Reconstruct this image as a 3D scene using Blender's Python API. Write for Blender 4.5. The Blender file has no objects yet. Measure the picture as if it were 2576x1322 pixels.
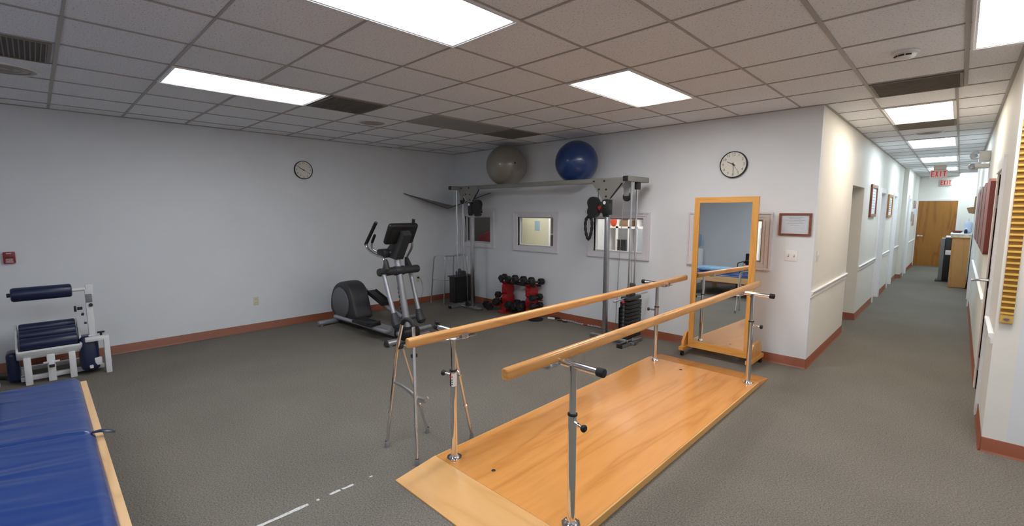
import bpy, bmesh, math, random
from mathutils import Vector, Matrix, Euler

random.seed(7)
S = bpy.context.scene
C = S.collection
PI = math.pi
ZC = 2.80            # underside of the ceiling tiles
ZG = 2.7936          # underside of the ceiling grid

# ------------------------------------------------------------------ materials
def lin(c):
    if isinstance(c, str):
        c = c.lstrip('#'); c = [int(c[i:i+2], 16) / 255 for i in (0, 2, 4)]
        return [x / 12.92 if x <= .04045 else ((x + .055) / 1.055) ** 2.4 for x in c]
    return list(c)

def new(name):
    m = bpy.data.materials.new(name); m.use_nodes = True
    nt = m.node_tree
    return m, nt, nt.nodes['Principled BSDF'], nt.nodes, nt.links

def mat(name, col, rough=.5, metal=0., spec=.5, noise=0., nscale=30., bump=0., bscale=200., coat=0., detail=3.):
    m, nt, p, N, L = new(name)
    col = lin(col)
    p.inputs['Base Color'].default_value = (*col, 1)
    p.inputs['Roughness'].default_value = rough
    p.inputs['Metallic'].default_value = metal
    p.inputs['Specular IOR Level'].default_value = spec
    p.inputs['Coat Weight'].default_value = coat
    tc = N.new('ShaderNodeTexCoord')
    n = N.new('ShaderNodeTexNoise'); n.inputs['Scale'].default_value = nscale; n.inputs['Detail'].default_value = detail
    L.new(tc.outputs['Object'], n.inputs['Vector'])
    r = N.new('ShaderNodeValToRGB')
    k = noise if noise else .03
    r.color_ramp.elements[0].position = .3; r.color_ramp.elements[1].position = .7
    r.color_ramp.elements[0].color = (*[c * (1 - k) for c in col], 1)
    r.color_ramp.elements[1].color = (*[min(1, c * (1 + k)) for c in col], 1)
    L.new(n.outputs['Fac'], r.inputs['Fac']); L.new(r.outputs['Color'], p.inputs['Base Color'])
    if bump:
        n2 = N.new('ShaderNodeTexNoise'); n2.inputs['Scale'].default_value = bscale; n2.inputs['Detail'].default_value = 2
        L.new(tc.outputs['Object'], n2.inputs['Vector'])
        b = N.new('ShaderNodeBump'); b.inputs['Strength'].default_value = bump; b.inputs['Distance'].default_value = .004
        L.new(n2.outputs['Fac'], b.inputs['Height']); L.new(b.outputs['Normal'], p.inputs['Normal'])
    return m

def wood(name, light, dark, axis='Y', scale=1., rough=.3, coat=0., streak=.5):
    """long grain running along one object axis"""
    m, nt, p, N, L = new(name)
    light, dark = lin(light), lin(dark)
    tc = N.new('ShaderNodeTexCoord'); mp = N.new('ShaderNodeMapping')
    L.new(tc.outputs['Object'], mp.inputs['Vector'])
    sc = [9. * scale] * 3; sc['XYZ'.index(axis)] = .9 * scale
    mp.inputs['Scale'].default_value = sc
    n0 = N.new('ShaderNodeTexNoise'); n0.inputs['Scale'].default_value = .55; n0.inputs['Detail'].default_value = 2
    n0.inputs['Distortion'].default_value = .6
    L.new(mp.outputs['Vector'], n0.inputs['Vector'])
    n1 = N.new('ShaderNodeTexNoise'); n1.inputs['Scale'].default_value = 5.; n1.inputs['Detail'].default_value = 6
    L.new(mp.outputs['Vector'], n1.inputs['Vector'])
    ma = N.new('ShaderNodeMath'); ma.operation = 'MULTIPLY'; ma.inputs[1].default_value = 7.
    L.new(n0.outputs['Fac'], ma.inputs[0])
    fr = N.new('ShaderNodeMath'); fr.operation = 'PINGPONG'; fr.inputs[1].default_value = 1.
    L.new(ma.outputs[0], fr.inputs[0])
    pw = N.new('ShaderNodeMath'); pw.operation = 'POWER'; pw.inputs[1].default_value = 3.5
    L.new(fr.outputs[0], pw.inputs[0])
    mx = N.new('ShaderNodeMath'); mx.operation = 'MULTIPLY_ADD'; mx.inputs[1].default_value = streak
    L.new(pw.outputs[0], mx.inputs[0])
    m2 = N.new('ShaderNodeMath'); m2.operation = 'MULTIPLY'; m2.inputs[1].default_value = .45
    L.new(n1.outputs['Fac'], m2.inputs[0]); L.new(m2.outputs[0], mx.inputs[2])
    r = N.new('ShaderNodeValToRGB')
    r.color_ramp.elements[0].position = .1; r.color_ramp.elements[1].position = .95
    r.color_ramp.elements[0].color = (*light, 1); r.color_ramp.elements[1].color = (*dark, 1)
    L.new(mx.outputs[0], r.inputs['Fac']); L.new(r.outputs['Color'], p.inputs['Base Color'])
    p.inputs['Roughness'].default_value = rough; p.inputs['Coat Weight'].default_value = coat
    p.inputs['Coat Roughness'].default_value = .12
    return m

def emit(name, col, strength, tubes=None):
    m, nt, p, N, L = new(name)
    N.remove(p)
    e = N.new('ShaderNodeEmission'); e.inputs['Color'].default_value = (*col, 1); e.inputs['Strength'].default_value = strength
    L.new(e.outputs[0], N['Material Output'].inputs['Surface'])
    if tubes:                       # the two lamps behind the lens
        tc = N.new('ShaderNodeTexCoord'); sx = N.new('ShaderNodeSeparateXYZ')
        L.new(tc.outputs['Object'], sx.inputs[0])
        a = N.new('ShaderNodeMath'); a.operation = 'MULTIPLY'; a.inputs[1].default_value = 2 * PI / .29
        L.new(sx.outputs['X'], a.inputs[0])
        c = N.new('ShaderNodeMath'); c.operation = 'COSINE'; L.new(a.outputs[0], c.inputs[0])
        d = N.new('ShaderNodeMath'); d.operation = 'MULTIPLY_ADD'; d.inputs[1].default_value = -tubes * strength; d.inputs[2].default_value = strength
        L.new(c.outputs[0], d.inputs[0]); L.new(d.outputs[0], e.inputs['Strength'])
    return m

def glass(name, tint=(1, 1, 1)):
    m, nt, p, N, L = new(name)
    N.remove(p)
    t = N.new('ShaderNodeBsdfTransparent'); t.inputs['Color'].default_value = (*tint, 1)
    g = N.new('ShaderNodeBsdfGlossy'); g.inputs['Roughness'].default_value = .02
    f = N.new('ShaderNodeFresnel'); f.inputs['IOR'].default_value = 1.5
    ge = N.new('ShaderNodeNewGeometry'); iv = N.new('ShaderNodeMath'); iv.operation = 'SUBTRACT'; iv.inputs[0].default_value = 1.
    L.new(ge.outputs['Backfacing'], iv.inputs[1])
    fm = N.new('ShaderNodeMath'); fm.operation = 'MULTIPLY'; L.new(f.outputs[0], fm.inputs[0]); L.new(iv.outputs[0], fm.inputs[1])
    mx = N.new('ShaderNodeMixShader')
    L.new(fm.outputs[0], mx.inputs[0]); L.new(t.outputs[0], mx.inputs[1]); L.new(g.outputs[0], mx.inputs[2])
    L.new(mx.outputs[0], N['Material Output'].inputs['Surface'])
    return m

def carpet():
    m, nt, p, N, L = new('carpet')
    tc = N.new('ShaderNodeTexCoord')
    a = N.new('ShaderNodeTexNoise'); a.inputs['Scale'].default_value = 110; a.inputs['Detail'].default_value = 4; a.inputs['Roughness'].default_value = .75
    b = N.new('ShaderNodeTexNoise'); b.inputs['Scale'].default_value = 1.3; b.inputs['Detail'].default_value = 3
    L.new(tc.outputs['Object'], a.inputs['Vector']); L.new(tc.outputs['Object'], b.inputs['Vector'])
    r = N.new('ShaderNodeValToRGB'); e = r.color_ramp.elements
    e[0].position = .34; e[1].position = .68
    e[0].color = (*lin('#5a564f'), 1); e[1].color = (*lin('#918b83'), 1)
    L.new(a.outputs['Fac'], r.inputs['Fac'])
    r2 = N.new('ShaderNodeValToRGB'); e = r2.color_ramp.elements
    e[0].position = .3; e[1].position = .7; e[0].color = (.88, .88, .88, 1); e[1].color = (1.0, 1.0, 1.0, 1)
    L.new(b.outputs['Fac'], r2.inputs['Fac'])
    mx = N.new('ShaderNodeMix'); mx.data_type = 'RGBA'; mx.blend_type = 'MULTIPLY'; mx.inputs[0].default_value = 1
    L.new(r.outputs['Color'], mx.inputs[6]); L.new(r2.outputs['Color'], mx.inputs[7])
    L.new(mx.outputs[2], p.inputs['Base Color'])
    p.inputs['Roughness'].default_value = .95; p.inputs['Specular IOR Level'].default_value = .1
    bp = N.new('ShaderNodeBump'); bp.inputs['Strength'].default_value = .5; bp.inputs['Distance'].default_value = .006
    L.new(a.outputs['Fac'], bp.inputs['Height']); L.new(bp.outputs['Normal'], p.inputs['Normal'])
    return m

def tilemat():
    m, nt, p, N, L = new('ceiling_tile')
    tc = N.new('ShaderNodeTexCoord')
    a = N.new('ShaderNodeTexNoise'); a.inputs['Scale'].default_value = 85; a.inputs['Detail'].default_value = 3; a.inputs['Roughness'].default_value = .7
    L.new(tc.outputs['Object'], a.inputs['Vector'])
    r = N.new('ShaderNodeValToRGB'); e = r.color_ramp.elements
    e[0].position = .33; e[1].position = .43; e[0].color = (*lin('#a6a5a5'), 1); e[1].color = (*lin('#e8ebf0'), 1)
    L.new(a.outputs['Fac'], r.inputs['Fac']); L.new(r.outputs['Color'], p.inputs['Base Color'])
    p.inputs['Roughness'].default_value = .9; p.inputs['Specular IOR Level'].default_value = .2
    return m

M = dict(
    carpet=carpet(), tile=tilemat(),
    grid=mat('grid_metal', '#a5a09c', .5), gridc=mat('trim_white', '#e4e4e4', .45),
    wall=mat('wall_paint', '#dfe3e9', .6, noise=.015, nscale=3, bump=.08, bscale=260),
    cwall=mat('corridor_paint', '#e6e4df', .6, noise=.015, nscale=3, bump=.08, bscale=260),  # same wall paint, with the warm corridor light put into its tint
    cream=mat('cream_paint', '#e9e2c8', .55), white=mat('white_trim', '#e9e8ea', .4),
    base=mat('rubber_base', '#8a4a30', .42, noise=.05, nscale=8),
    wframe=mat('window_trim', '#d9d8de', .4),
    deck=wood('deck_maple', '#e6a15a', '#be7a38', 'Y', .8, .2, .5, .42),
    ramp=wood('ramp_maple', '#e6b377', '#cf9858', 'X', .7, .3, .3, .35),
    edge=wood('deck_edge', '#d9a866', '#b9854a', 'Y', 1.2, .4),
    rail=wood('rail_oak', '#e0a868', '#bf8142', 'Y', 2.2, .32, .2, .5),
    frame=wood('mirror_oak', '#dca354', '#bd8038', 'Z', 2.0, .38, .1, .4),
    framex=wood('mirror_oak_cross', '#dca354', '#bd8038', 'X', 2.0, .38, .1, .4),
    door=wood('oak_door', '#a8722e', '#7d4d1c', 'Z', 1.0, .4, 0, .5),
    cab=wood('oak_cabinet', '#b98a55', '#94683a', 'Z', 1.4, .45, 0, .35),
    tablew=wood('mat_table_wood', '#e2bb8c', '#c49a69', 'X', 1.5, .4),
    pic=wood('cherry_frame', '#8a4f38', '#5c2f22', 'X', 3, .35),
    chrome=mat('chrome', (.78, .78, .8), .09, 1.), alu=mat('aluminium', (.72, .72, .73), .28, 1.),
    steel=mat('brushed_steel', (.5, .5, .52), .3, 1., noise=.08, nscale=20),
    greymet=mat('grey_powdercoat', '#8d8c88', .45, .25), darkmet=mat('dark_grey_metal', '#4c4d4f', .45, .2),
    silver=mat('silver_paint', '#a2a4ab', .35, .55),
    black=mat('black_plastic', '#19191b', .45), rubber=mat('black_rubber', '#151516', .7, noise=.1, nscale=60, bump=.15),
    charcoal=mat('charcoal_plastic', '#343438', .5, noise=.05, nscale=60, bump=.1, bscale=500),
    gdisc=mat('grey_disc', '#6a6b70', .45, .2),
    red=mat('red_plastic', '#9c1a1e', .4), redal=mat('alarm_red', '#8e2430', .45),
    navy=mat('navy_vinyl', '#1c2546', .34, noise=.06, nscale=12, bump=.1, bscale=300),
    bluevinyl=None,
    wmetal=mat('white_enamel', '#dcdde0', .4),
    gball=mat('grey_ball_vinyl', '#87827a', .3, noise=.03, coat=.4), bball=mat('blue_ball_vinyl', '#17356c', .3, noise=.04, coat=.3),
    rball=mat('red_ball_vinyl', '#a5303a', .4),
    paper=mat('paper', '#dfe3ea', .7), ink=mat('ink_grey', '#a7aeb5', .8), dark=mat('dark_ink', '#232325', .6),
    numer=mat('numeral_grey', '#6f6a68', .7), face=mat('clock_face', '#dedbd4', .5),
    ivory=mat('ivory_plastic', '#d8d4bd', .45), vent=mat('vent_grille', '#7d766e', .6, noise=.1, nscale=12),
    ventd=mat('vent_dark', '#57514b', .7), offlens=mat('unlit_lens', '#8c8a84', .35),
    exitred=emit('exit_red', (1., .05, .06), .22), exitface=mat('exit_face', '#dcaea8', .5), exitbox=mat('exit_housing', '#c9bdb2', .5),
    maroon=mat('maroon_board', '#742f2a', .4, noise=.06, nscale=10), brass=mat('brass', (.75, .6, .35), .3, 1.),
    ladder=wood('ladder_pine', '#dcb35c', '#bd9140', 'X', 2.5, .45), ladderd=mat('ladder_back', '#a17a35', .55, noise=.1, nscale=20),
    taupe=mat('taupe_jamb', '#b09a8a', .5), lens=glass('clear_lens', (.93, .95, .97)),
    pane=glass('window_glass', (.96, .97, .98)), mirror=mat('mirror_silver', (.86, .9, .9), .0, 1., noise=.001),
    net=mat('grey_net', '#8d8a89', .9, noise=.15, nscale=120), notice=mat('blue_notice', '#a8c9d6', .7),
    orange=mat('orange_bag', '#e0532f', .5), wicker=mat('brown_box', '#8b6a4a', .7, noise=.2, nscale=40),
    bluebag=mat('pale_blue_bag', '#b9c8e4', .6, noise=.1, nscale=15), bluepil=mat('blue_pillow', '#9cc4e2', .7, noise=.05, nscale=8),
    water=mat('water_bottle_blue', '#7fa6c4', .2), tape=mat('white_tape', '#c9c9c9', .7, noise=.2, nscale=60),
    pattern=mat('runner_pattern', '#c9bba3', .8, noise=.4, nscale=12), grey=mat('mid_grey', '#77787c', .5),
    dimwall=mat('grey_room_paint', '#8d8a85', .7),  # the room's dimness is put into this wall colour
    L_white=emit('panel_white', (.97, .985, 1.), 1, .3), L_blue=emit('panel_blue', (.78, .90, 1.), 1, .25),
    L_warm=emit('panel_warm', (1., .965, .91), 1, .3), L_amber=emit('panel_amber', (1., .90, .74), 1, .2),
    L_cool=emit('panel_cool', (.80, .94, 1.), 1, .2), L_room=emit('panel_room', (1., .95, .85), 1), L_dim=emit('panel_dim', (1., .97, .92), 1),
)

def vinyl_blue():
    m, nt, p, N, L = new('blue_mat_vinyl')
    p.inputs['Base Color'].default_value = (*lin('#233d7a'), 1); p.inputs['Roughness'].default_value = .28
    tc = N.new('ShaderNodeTexCoord'); mp = N.new('ShaderNodeMapping'); mp.inputs['Rotation'].default_value = (0, 0, .35)
    mp.inputs['Scale'].default_value = (2.6, .7, 1.)
    L.new(tc.outputs['Object'], mp.inputs['Vector'])
    n = N.new('ShaderNodeTexNoise'); n.inputs['Scale'].default_value = 1.6; n.inputs['Detail'].default_value = 2
    L.new(mp.outputs['Vector'], n.inputs['Vector'])
    b = N.new('ShaderNodeBump'); b.inputs['Strength'].default_value = .3; b.inputs['Distance'].default_value = .03
    L.new(n.outputs['Fac'], b.inputs['Height']); L.new(b.outputs['Normal'], p.inputs['Normal'])
    return m
M['bluevinyl'] = vinyl_blue()

# ------------------------------------------------------------------ mesh builder
class B:
    def __init__(s): s.v = []; s.f = []; s.m = []
    def add(s, vs, fs, mi=0):
        o = len(s.v); s.v += [Vector(v) for v in vs]
        s.f += [[i + o for i in f] for f in fs]; s.m += [mi] * len(fs)
        return s
    def box(s, x0, y0, z0, x1, y1, z1, mi=0):
        x0, x1 = sorted((x0, x1)); y0, y1 = sorted((y0, y1)); z0, z1 = sorted((z0, z1))
        return s.add([(x0,y0,z0),(x1,y0,z0),(x1,y1,z0),(x0,y1,z0),(x0,y0,z1),(x1,y0,z1),(x1,y1,z1),(x0,y1,z1)],
              [(0,3,2,1),(4,5,6,7),(0,1,5,4),(1,2,6,5),(2,3,7,6),(3,0,4,7)], mi)
    def bm(s, bm, mat4=None, mi=0):
        bm.verts.ensure_lookup_table(); bm.verts.index_update()
        vs = [(mat4 @ v.co) if mat4 else v.co.copy() for v in bm.verts]
        s.add(vs, [[v.index for v in f.verts] for f in bm.faces], mi); bm.free(); return s
    def rbox(s, c, size, r=.01, seg=2, rot=None, mi=0):
        bm = bmesh.new(); bmesh.ops.create_cube(bm, size=1)
        for v in bm.verts: v.co = Vector((v.co.x * size[0], v.co.y * size[1], v.co.z * size[2]))
        r = min(r, min(size) * .49)
        bmesh.ops.bevel(bm, geom=bm.edges[:], offset=r, segments=seg, affect='EDGES', profile=.5)
        m4 = Matrix.Translation(c)
        if rot is not None: m4 = m4 @ (rot.to_matrix() if hasattr(rot, 'order') else rot).to_4x4()
        return s.bm(bm, m4, mi)
    def tube(s, pts, r, n=12, mi=0, caps=True, closed=False, up=None, sx=1., sy=1.):
        P = [Vector(p) for p in pts]; k = len(P)
        R = r if isinstance(r, (list, tuple)) else [r] * k
        T = []
        for i in range(k):
            a = P[(i - 1) % k] if (closed or i) else P[0]; b = P[(i + 1) % k] if (closed or i < k - 1) else P[-1]
            T.append((b - a).normalized())
        u = Vector(up) if up else (Vector((0, 0, 1)) if abs(T[0].z) < .9 else Vector((1, 0, 0)))
        u = (u - T[0] * u.dot(T[0])).normalized(); vs = []
        for i in range(k):
            if i:
                q = T[i - 1].rotation_difference(T[i]); u = (q @ u); u = (u - T[i] * u.dot(T[i])).normalized()
            w = T[i].cross(u)
            for j in range(n):
                a = 2 * PI * j / n
                vs.append(P[i] + R[i] * (math.cos(a) * sx * u + math.sin(a) * sy * w))
        fs = []
        for i in range(k if closed else k - 1):
            for j in range(n):
                a, b = i * n + j, i * n + (j + 1) % n; i2 = (i + 1) % k
                fs.append((a, b, i2 * n + (j + 1) % n, i2 * n + j))
        if caps and not closed:
            fs.append(tuple(reversed(range(n)))); fs.append(tuple((k - 1) * n + j for j in range(n)))
        return s.add(vs, fs, mi)
    def cyl(s, a, b, r, r2=None, n=16, mi=0):
        return s.tube([a, b], [r, r if r2 is None else r2], n, mi)
    def rcyl(s, a, b, r, e=.01, n=20, mi=0):
        """cylinder with rounded rims"""
        a, b = Vector(a), Vector(b); t = (b - a).normalized(); L = (b - a).length
        return s.tube([a, a + t * e * .3, a + t * e, b - t * e, b - t * e * .3, b], [r - e, r - e * .3, r, r, r - e * .3, r - e], n, mi)
    def prism(s, pts, ax, d0, d1, mi=0):
        """2-D outline extruded along axis ax (0 x: pts are y,z; 1 y: x,z; 2 z: x,y)"""
        def p3(p, d): return [(d, p[0], p[1]), (p[0], d, p[1]), (p[0], p[1], d)][ax]
        n = len(pts); vs = [p3(p, d0) for p in pts] + [p3(p, d1) for p in pts]
        fs = [tuple(reversed(range(n))), tuple(range(n, 2 * n))] + [(i, (i + 1) % n, n + (i + 1) % n, n + i) for i in range(n)]
        bm = bmesh.new(); bv = [bm.verts.new(v) for v in vs]
        for f in fs: bm.faces.new([bv[i] for i in f])
        bmesh.ops.recalc_face_normals(bm, faces=bm.faces[:])
        return s.bm(bm, None, mi)
    def sphere(s, c, r, nu=32, nv=20, mi=0, scale=(1, 1, 1)):
        bm = bmesh.new(); bmesh.ops.create_uvsphere(bm, u_segments=nu, v_segments=nv, radius=r)
        for v in bm.verts: v.co = Vector((v.co.x * scale[0], v.co.y * scale[1], v.co.z * scale[2]))
        return s.bm(bm, Matrix.Translation(c), mi)
    def lathe(s, prof, c, axis=(0, 0, 1), n=32, mi=0):
        c = Vector(c); ax = Vector(axis).normalized()
        P = [c + ax * h for r, h in prof]; u = ax.orthogonal().normalized(); w = ax.cross(u); k = len(P)
        vs = [P[i] + max(prof[i][0], 1e-4) * (math.cos(2*PI*j/n) * u + math.sin(2*PI*j/n) * w) for i in range(k) for j in range(n)]
        fs = [(i * n + j, i * n + (j + 1) % n, (i + 1) * n + (j + 1) % n, (i + 1) * n + j) for i in range(k - 1) for j in range(n)]
        bm = bmesh.new(); bv = [bm.verts.new(v) for v in vs]
        for f in fs: bm.faces.new([bv[i] for i in f])
        bmesh.ops.recalc_face_normals(bm, faces=bm.faces[:])
        return s.bm(bm, None, mi)
    def torus(s, c, axis, R, r, n=24, k=8, mi=0, sx=1., sy=1.):
        ax = Vector(axis).normalized(); u = ax.orthogonal().normalized(); w = ax.cross(u); c = Vector(c)
        return s.tube([c + R * (math.cos(2*PI*i/n) * u * sx + math.sin(2*PI*i/n) * w * sy) for i in range(n)], r, k, mi, closed=True, up=ax)
    def rectframe(s, ax, d0, d1, o, i, mi=0):
        """picture-frame ring: outer o=(a0,b0,a1,b1), inner i, extruded along ax"""
        a0,b0,a1,b1 = o; c0,e0,c1,e1 = i
        for q in ([(a0,b0),(a1,b0),(c1,e0),(c0,e0)], [(a1,b0),(a1,b1),(c1,e1),(c1,e0)],
                  [(a1,b1),(a0,b1),(c0,e1),(c1,e1)], [(a0,b1),(a0,b0),(c0,e0),(c0,e1)]):
            s.prism(q, ax, d0, d1, mi)
        return s
    def text(s, body, size, m4, depth=.001, mi=0):
        cu = bpy.data.curves.new('txt', 'FONT'); cu.body = body; cu.size = size; cu.extrude = depth
        cu.align_x = 'CENTER'; cu.align_y = 'CENTER'
        o = bpy.data.objects.new('txt', cu); C.objects.link(o)
        dg = bpy.context.evaluated_depsgraph_get(); dg.update()
        me = bpy.data.meshes.new_from_object(o.evaluated_get(dg))
        s.add([m4 @ v.co for v in me.vertices], [list(p.vertices) for p in me.polygons], mi)
        bpy.data.objects.remove(o); bpy.data.curves.remove(cu); bpy.data.meshes.remove(me); return s

FR = {}
def _obj(name, b, mats, frame, ang=38):
    me = bpy.data.meshes.new(name); inv = frame.inverted()
    me.from_pydata([inv @ v for v in b.v], [], b.f)
    for m in (mats if isinstance(mats, (list, tuple)) else [mats]): me.materials.append(M[m] if isinstance(m, str) else m)
    me.polygons.foreach_set('material_index', b.m); me.polygons.foreach_set('use_smooth', [True] * len(b.f))
    me.validate(); me.update(); me.set_sharp_from_angle(angle=math.radians(ang))
    o = bpy.data.objects.new(name, me); C.objects.link(o); return o

def thing(name, label, cat, loc=(0, 0, 0), rotz=0., group=None):
    o = bpy.data.objects.new(name, None); C.objects.link(o); o.empty_display_size = .1
    o.location = loc; o.rotation_euler = (0, 0, rotz); o['label'] = label; o['category'] = cat
    if group: o['group'] = group
    FR[o.name] = Matrix.Translation(loc) @ Matrix.Rotation(rotz, 4, 'Z'); return o

def part(parent, name, b, mats, label=None, local=False, ang=38):
    """mesh child; b holds world coordinates unless local"""
    fr = FR[parent.name]
    o = _obj(name, b, mats, Matrix.Identity(4) if local else fr, ang); o.parent = parent; FR[o.name] = fr
    if label: o['label'] = label
    return o

def solo(name, b, mats, label, cat, loc=(0, 0, 0), group=None, kind=None, ang=38):
    fr = Matrix.Translation(loc); o = _obj(name, b, mats, fr, ang); o.location = loc; FR[o.name] = fr
    o['label'] = label; o['category'] = cat
    if group: o['group'] = group
    if kind: o['kind'] = kind
    return o

def struct(name, b, mats, parent=None, ang=38):
    o = _obj(name, b, mats, Matrix.Identity(4), ang); FR[o.name] = Matrix.Identity(4)
    if parent: o.parent = parent
    else: o['kind'] = 'structure'
    return o

def arc(c, r, a0, a1, n, e1, e2):
    c, e1, e2 = Vector(c), Vector(e1), Vector(e2)
    return [c + r * (math.cos(math.radians(a0 + (a1 - a0) * i / n)) * e1 + math.sin(math.radians(a0 + (a1 - a0) * i / n)) * e2) for i in range(n + 1)]

def rounded(pts, r, n=5):
    """polyline with its inner corners rounded"""
    P = [Vector(p) for p in pts]; out = [P[0]]
    for i in range(1, len(P) - 1):
        a = (P[i - 1] - P[i]); b = (P[i + 1] - P[i]); d = min(r, a.length * .48, b.length * .48)
        p0 = P[i] + a.normalized() * d; p1 = P[i] + b.normalized() * d
        for k in range(n + 1):
            t = k / n; out.append((1 - t) ** 2 * p0 + 2 * t * (1 - t) * P[i] + t * t * p1)
    out.append(P[-1]); return out

# ------------------------------------------------------------------ the room shell
XL, YB, XC, XR, YF = -7.15, 5.735, -1.09, .235, 4.61      # left wall, window wall, corridor corner, corridor right wall, its end face
YN, XE = -2.4, 2.6                                          # wall behind the camera, far right side
YE = 19.55                                                  # end of the corridor
b = B(); b.box(XL - .1, YN - .1, -.06, XE + .1, YB + .3, 0).box(XL - .1, YB + .3, -.06, 1.7, YE + .1, 0)
struct('floor', b, 'carpet')
b = B(); b.box(XL - .1, YN - .1, ZC, XE + .1, YB + .3, ZC + .08).box(XL - .1, YB + .3, ZC, 1.7, YE + .1, ZC + .08)
ceil = struct('ceiling', b, 'tile')
b = B(); g = .0115
gx = [-1.292 - .6128 * k for k in range(10)] + [-.672, -.052, .56, 1.172, 1.785, 2.40]
gy = [.2 + .6125 * k for k in range(-4, 10)]
for x in gx:
    w_ = .0125 if -.7 < x < 0 else .0075
    b.box(x - w_, YN, ZG, x + w_, YB - .001, ZC)
for y in gy:
    if y < YB - .03: b.box(XL, y - g, ZG + .0008, -3.74, y + g, ZC); b.box(-3.74, y - .007, ZG + .0008, XE, y + .007, ZC)
for x in (-.70, -.108): b.box(x - g, YB, ZG, x + g, YE, ZC)
y = 6.35
while y < YE: b.box(XC, y - .006, ZG + .0008, XR, y + .006, ZC); y += .6125
b.box(XC, YB - g, ZG + .0008, XR, YB + g, ZC)
struct('ceiling_grid', b, 'grid', ceil)
b = B(); t = .022                                            # wall angle round the edge of the ceiling
b.box(XL, YN, ZG - .001, XL + t, YB, ZC).box(XL, YB - t, ZG - .001, XC, YB, ZC)
b.box(XC - .0, YB, ZG - .001, XC + t, 15.4, ZC).box(XR - t, YF, ZG - .001, XR, 16.5, ZC).box(XR, YF - t, ZG - .001, XE, YF, ZC)
b.box(XC, YE - t, ZG - .001, 1.6, YE, ZC)
struct('ceiling_edge_angle', b, 'grid', ceil)

def wallx(name, x0, x1, y0, y1, opens, m='wall', z1=ZC):
    """wall running along y with openings (ya, yb, za, zb)"""
    b = B(); ys = y0
    for ya, yb, za, zb in sorted(opens):
        b.box(x0, ys, 0, x1, ya, z1)
        if za > 0: b.box(x0, ya, 0, x1, yb, za)
        b.box(x0, ya, zb, x1, yb, z1); ys = yb
    b.box(x0, ys, 0, x1, y1, z1)
    return struct(name, b, m)

struct('wall_left', B().box(XL - .1, YN - .1, 0, XL, YB + .1, ZC), 'wall')
struct('wall_behind', B().box(XL, YN - .1, 0, XE, YN, ZC), 'wall')
struct('wall_far_right', B().box(XE, YN, 0, XE + .1, YF, ZC), 'wall')
WIN = [(-6.80, -6.09), (-5.40, -4.63), (-3.865, -3.073), (-2.345, -1.595)]
Z0, Z1 = 1.13, 1.615
b = B(); xs = XL
for a, c in WIN:
    b.box(xs, YB, 0, a, YB + .11, ZC); b.box(a, YB, 0, c, YB + .11, Z0); b.box(a, YB, Z1, c, YB + .11, ZC); xs = c
b.box(xs, YB, 0, XC, YB + .11, ZC)
struct('wall_back', b, 'wall')
for i, (a, c) in enumerate(WIN):
    b = B(); w = .105
    b.rectframe(1, YB - .018, YB + .001, (a - w, Z0 - w * .8, c + w, Z1 + w * .8), (a - .035, Z0 - .03, c + .035, Z1 + .03))
    b.rectframe(1, YB - .032, YB - .017, (a - w, Z0 - w * .8, c + w, Z1 + w * .8), (a - w + .022, Z0 - w * .8 + .02, c + w - .022, Z1 + w * .8 - .02))
    b.rectframe(1, YB - .009, YB + .1, (a - .04, Z0 - .035, c + .04, Z1 + .035), (a, Z0, c, Z1))
    b.rectframe(1, YB + .03, YB + .06, (a, Z0, c, Z1), (a + .022, Z0 + .02, c - .022, Z1 - .02))
    fo = struct('window_%d' % (i + 1), b, 'wframe')
    struct('window_pane', B().box(a + .02, YB + .043, Z0 + .018, c - .02, YB + .047, Z1 - .018), 'pane', fo)

# corridor
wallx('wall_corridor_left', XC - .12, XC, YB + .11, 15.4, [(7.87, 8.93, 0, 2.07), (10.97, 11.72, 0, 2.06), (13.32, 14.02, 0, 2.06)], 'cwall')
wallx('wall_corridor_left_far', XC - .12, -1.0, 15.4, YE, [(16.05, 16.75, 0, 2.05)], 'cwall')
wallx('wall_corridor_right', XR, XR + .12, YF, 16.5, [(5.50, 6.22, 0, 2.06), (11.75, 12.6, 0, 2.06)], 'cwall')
struct('wall_right', B().box(XR + .12, YF, 0, XE, YF + .12, ZC), 'wall')
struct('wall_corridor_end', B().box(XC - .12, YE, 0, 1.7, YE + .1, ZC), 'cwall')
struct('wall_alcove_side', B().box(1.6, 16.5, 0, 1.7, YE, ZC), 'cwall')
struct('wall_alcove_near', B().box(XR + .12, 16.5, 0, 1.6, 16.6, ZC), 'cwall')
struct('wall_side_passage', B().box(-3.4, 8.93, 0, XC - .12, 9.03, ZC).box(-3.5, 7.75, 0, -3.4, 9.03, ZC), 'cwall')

def base(name, segs):
    """rubber cove base: upright strip and a little toe; seg = (x0,y0,x1,y1, nx,ny)"""
    b = B(); h = .105
    for x0, y0, x1, y1, nx, ny in segs:
        prof = [(0, 0), (.016, 0), (.012, .006), (.006, .016), (.005, h - .004), (.002, h), (0, h)]
        if abs(nx): b.prism([(x0 + nx * u, z) for u, z in prof], 1, y0, y1)
        else: b.prism([(y0 + ny * u, z) for u, z in prof], 0, x0, x1)
    return struct(name, b, 'base')
base('baseboard_left', [(XL, YN, XL, YB, 1, 0)])
base('baseboard_back', [(XL, YB, XC, YB, 0, -1)])
base('baseboard_corridor_left', [(XC, YB - .005, XC, 7.87, 1, 0), (XC, 8.925, XC, 10.87, 1, 0), (XC, 11.82, XC, 13.22, 1, 0), (XC, 14.12, XC, 15.4, 1, 0), (-1.0, 15.4, -1.0, 15.95, 1, 0), (-1.0, 16.85, -1.0, YE, 1, 0), (-3.4, 8.93, XC, 8.93, 0, -1), (XC, 15.4, -1.0, 15.4, 0, -1)])
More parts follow.
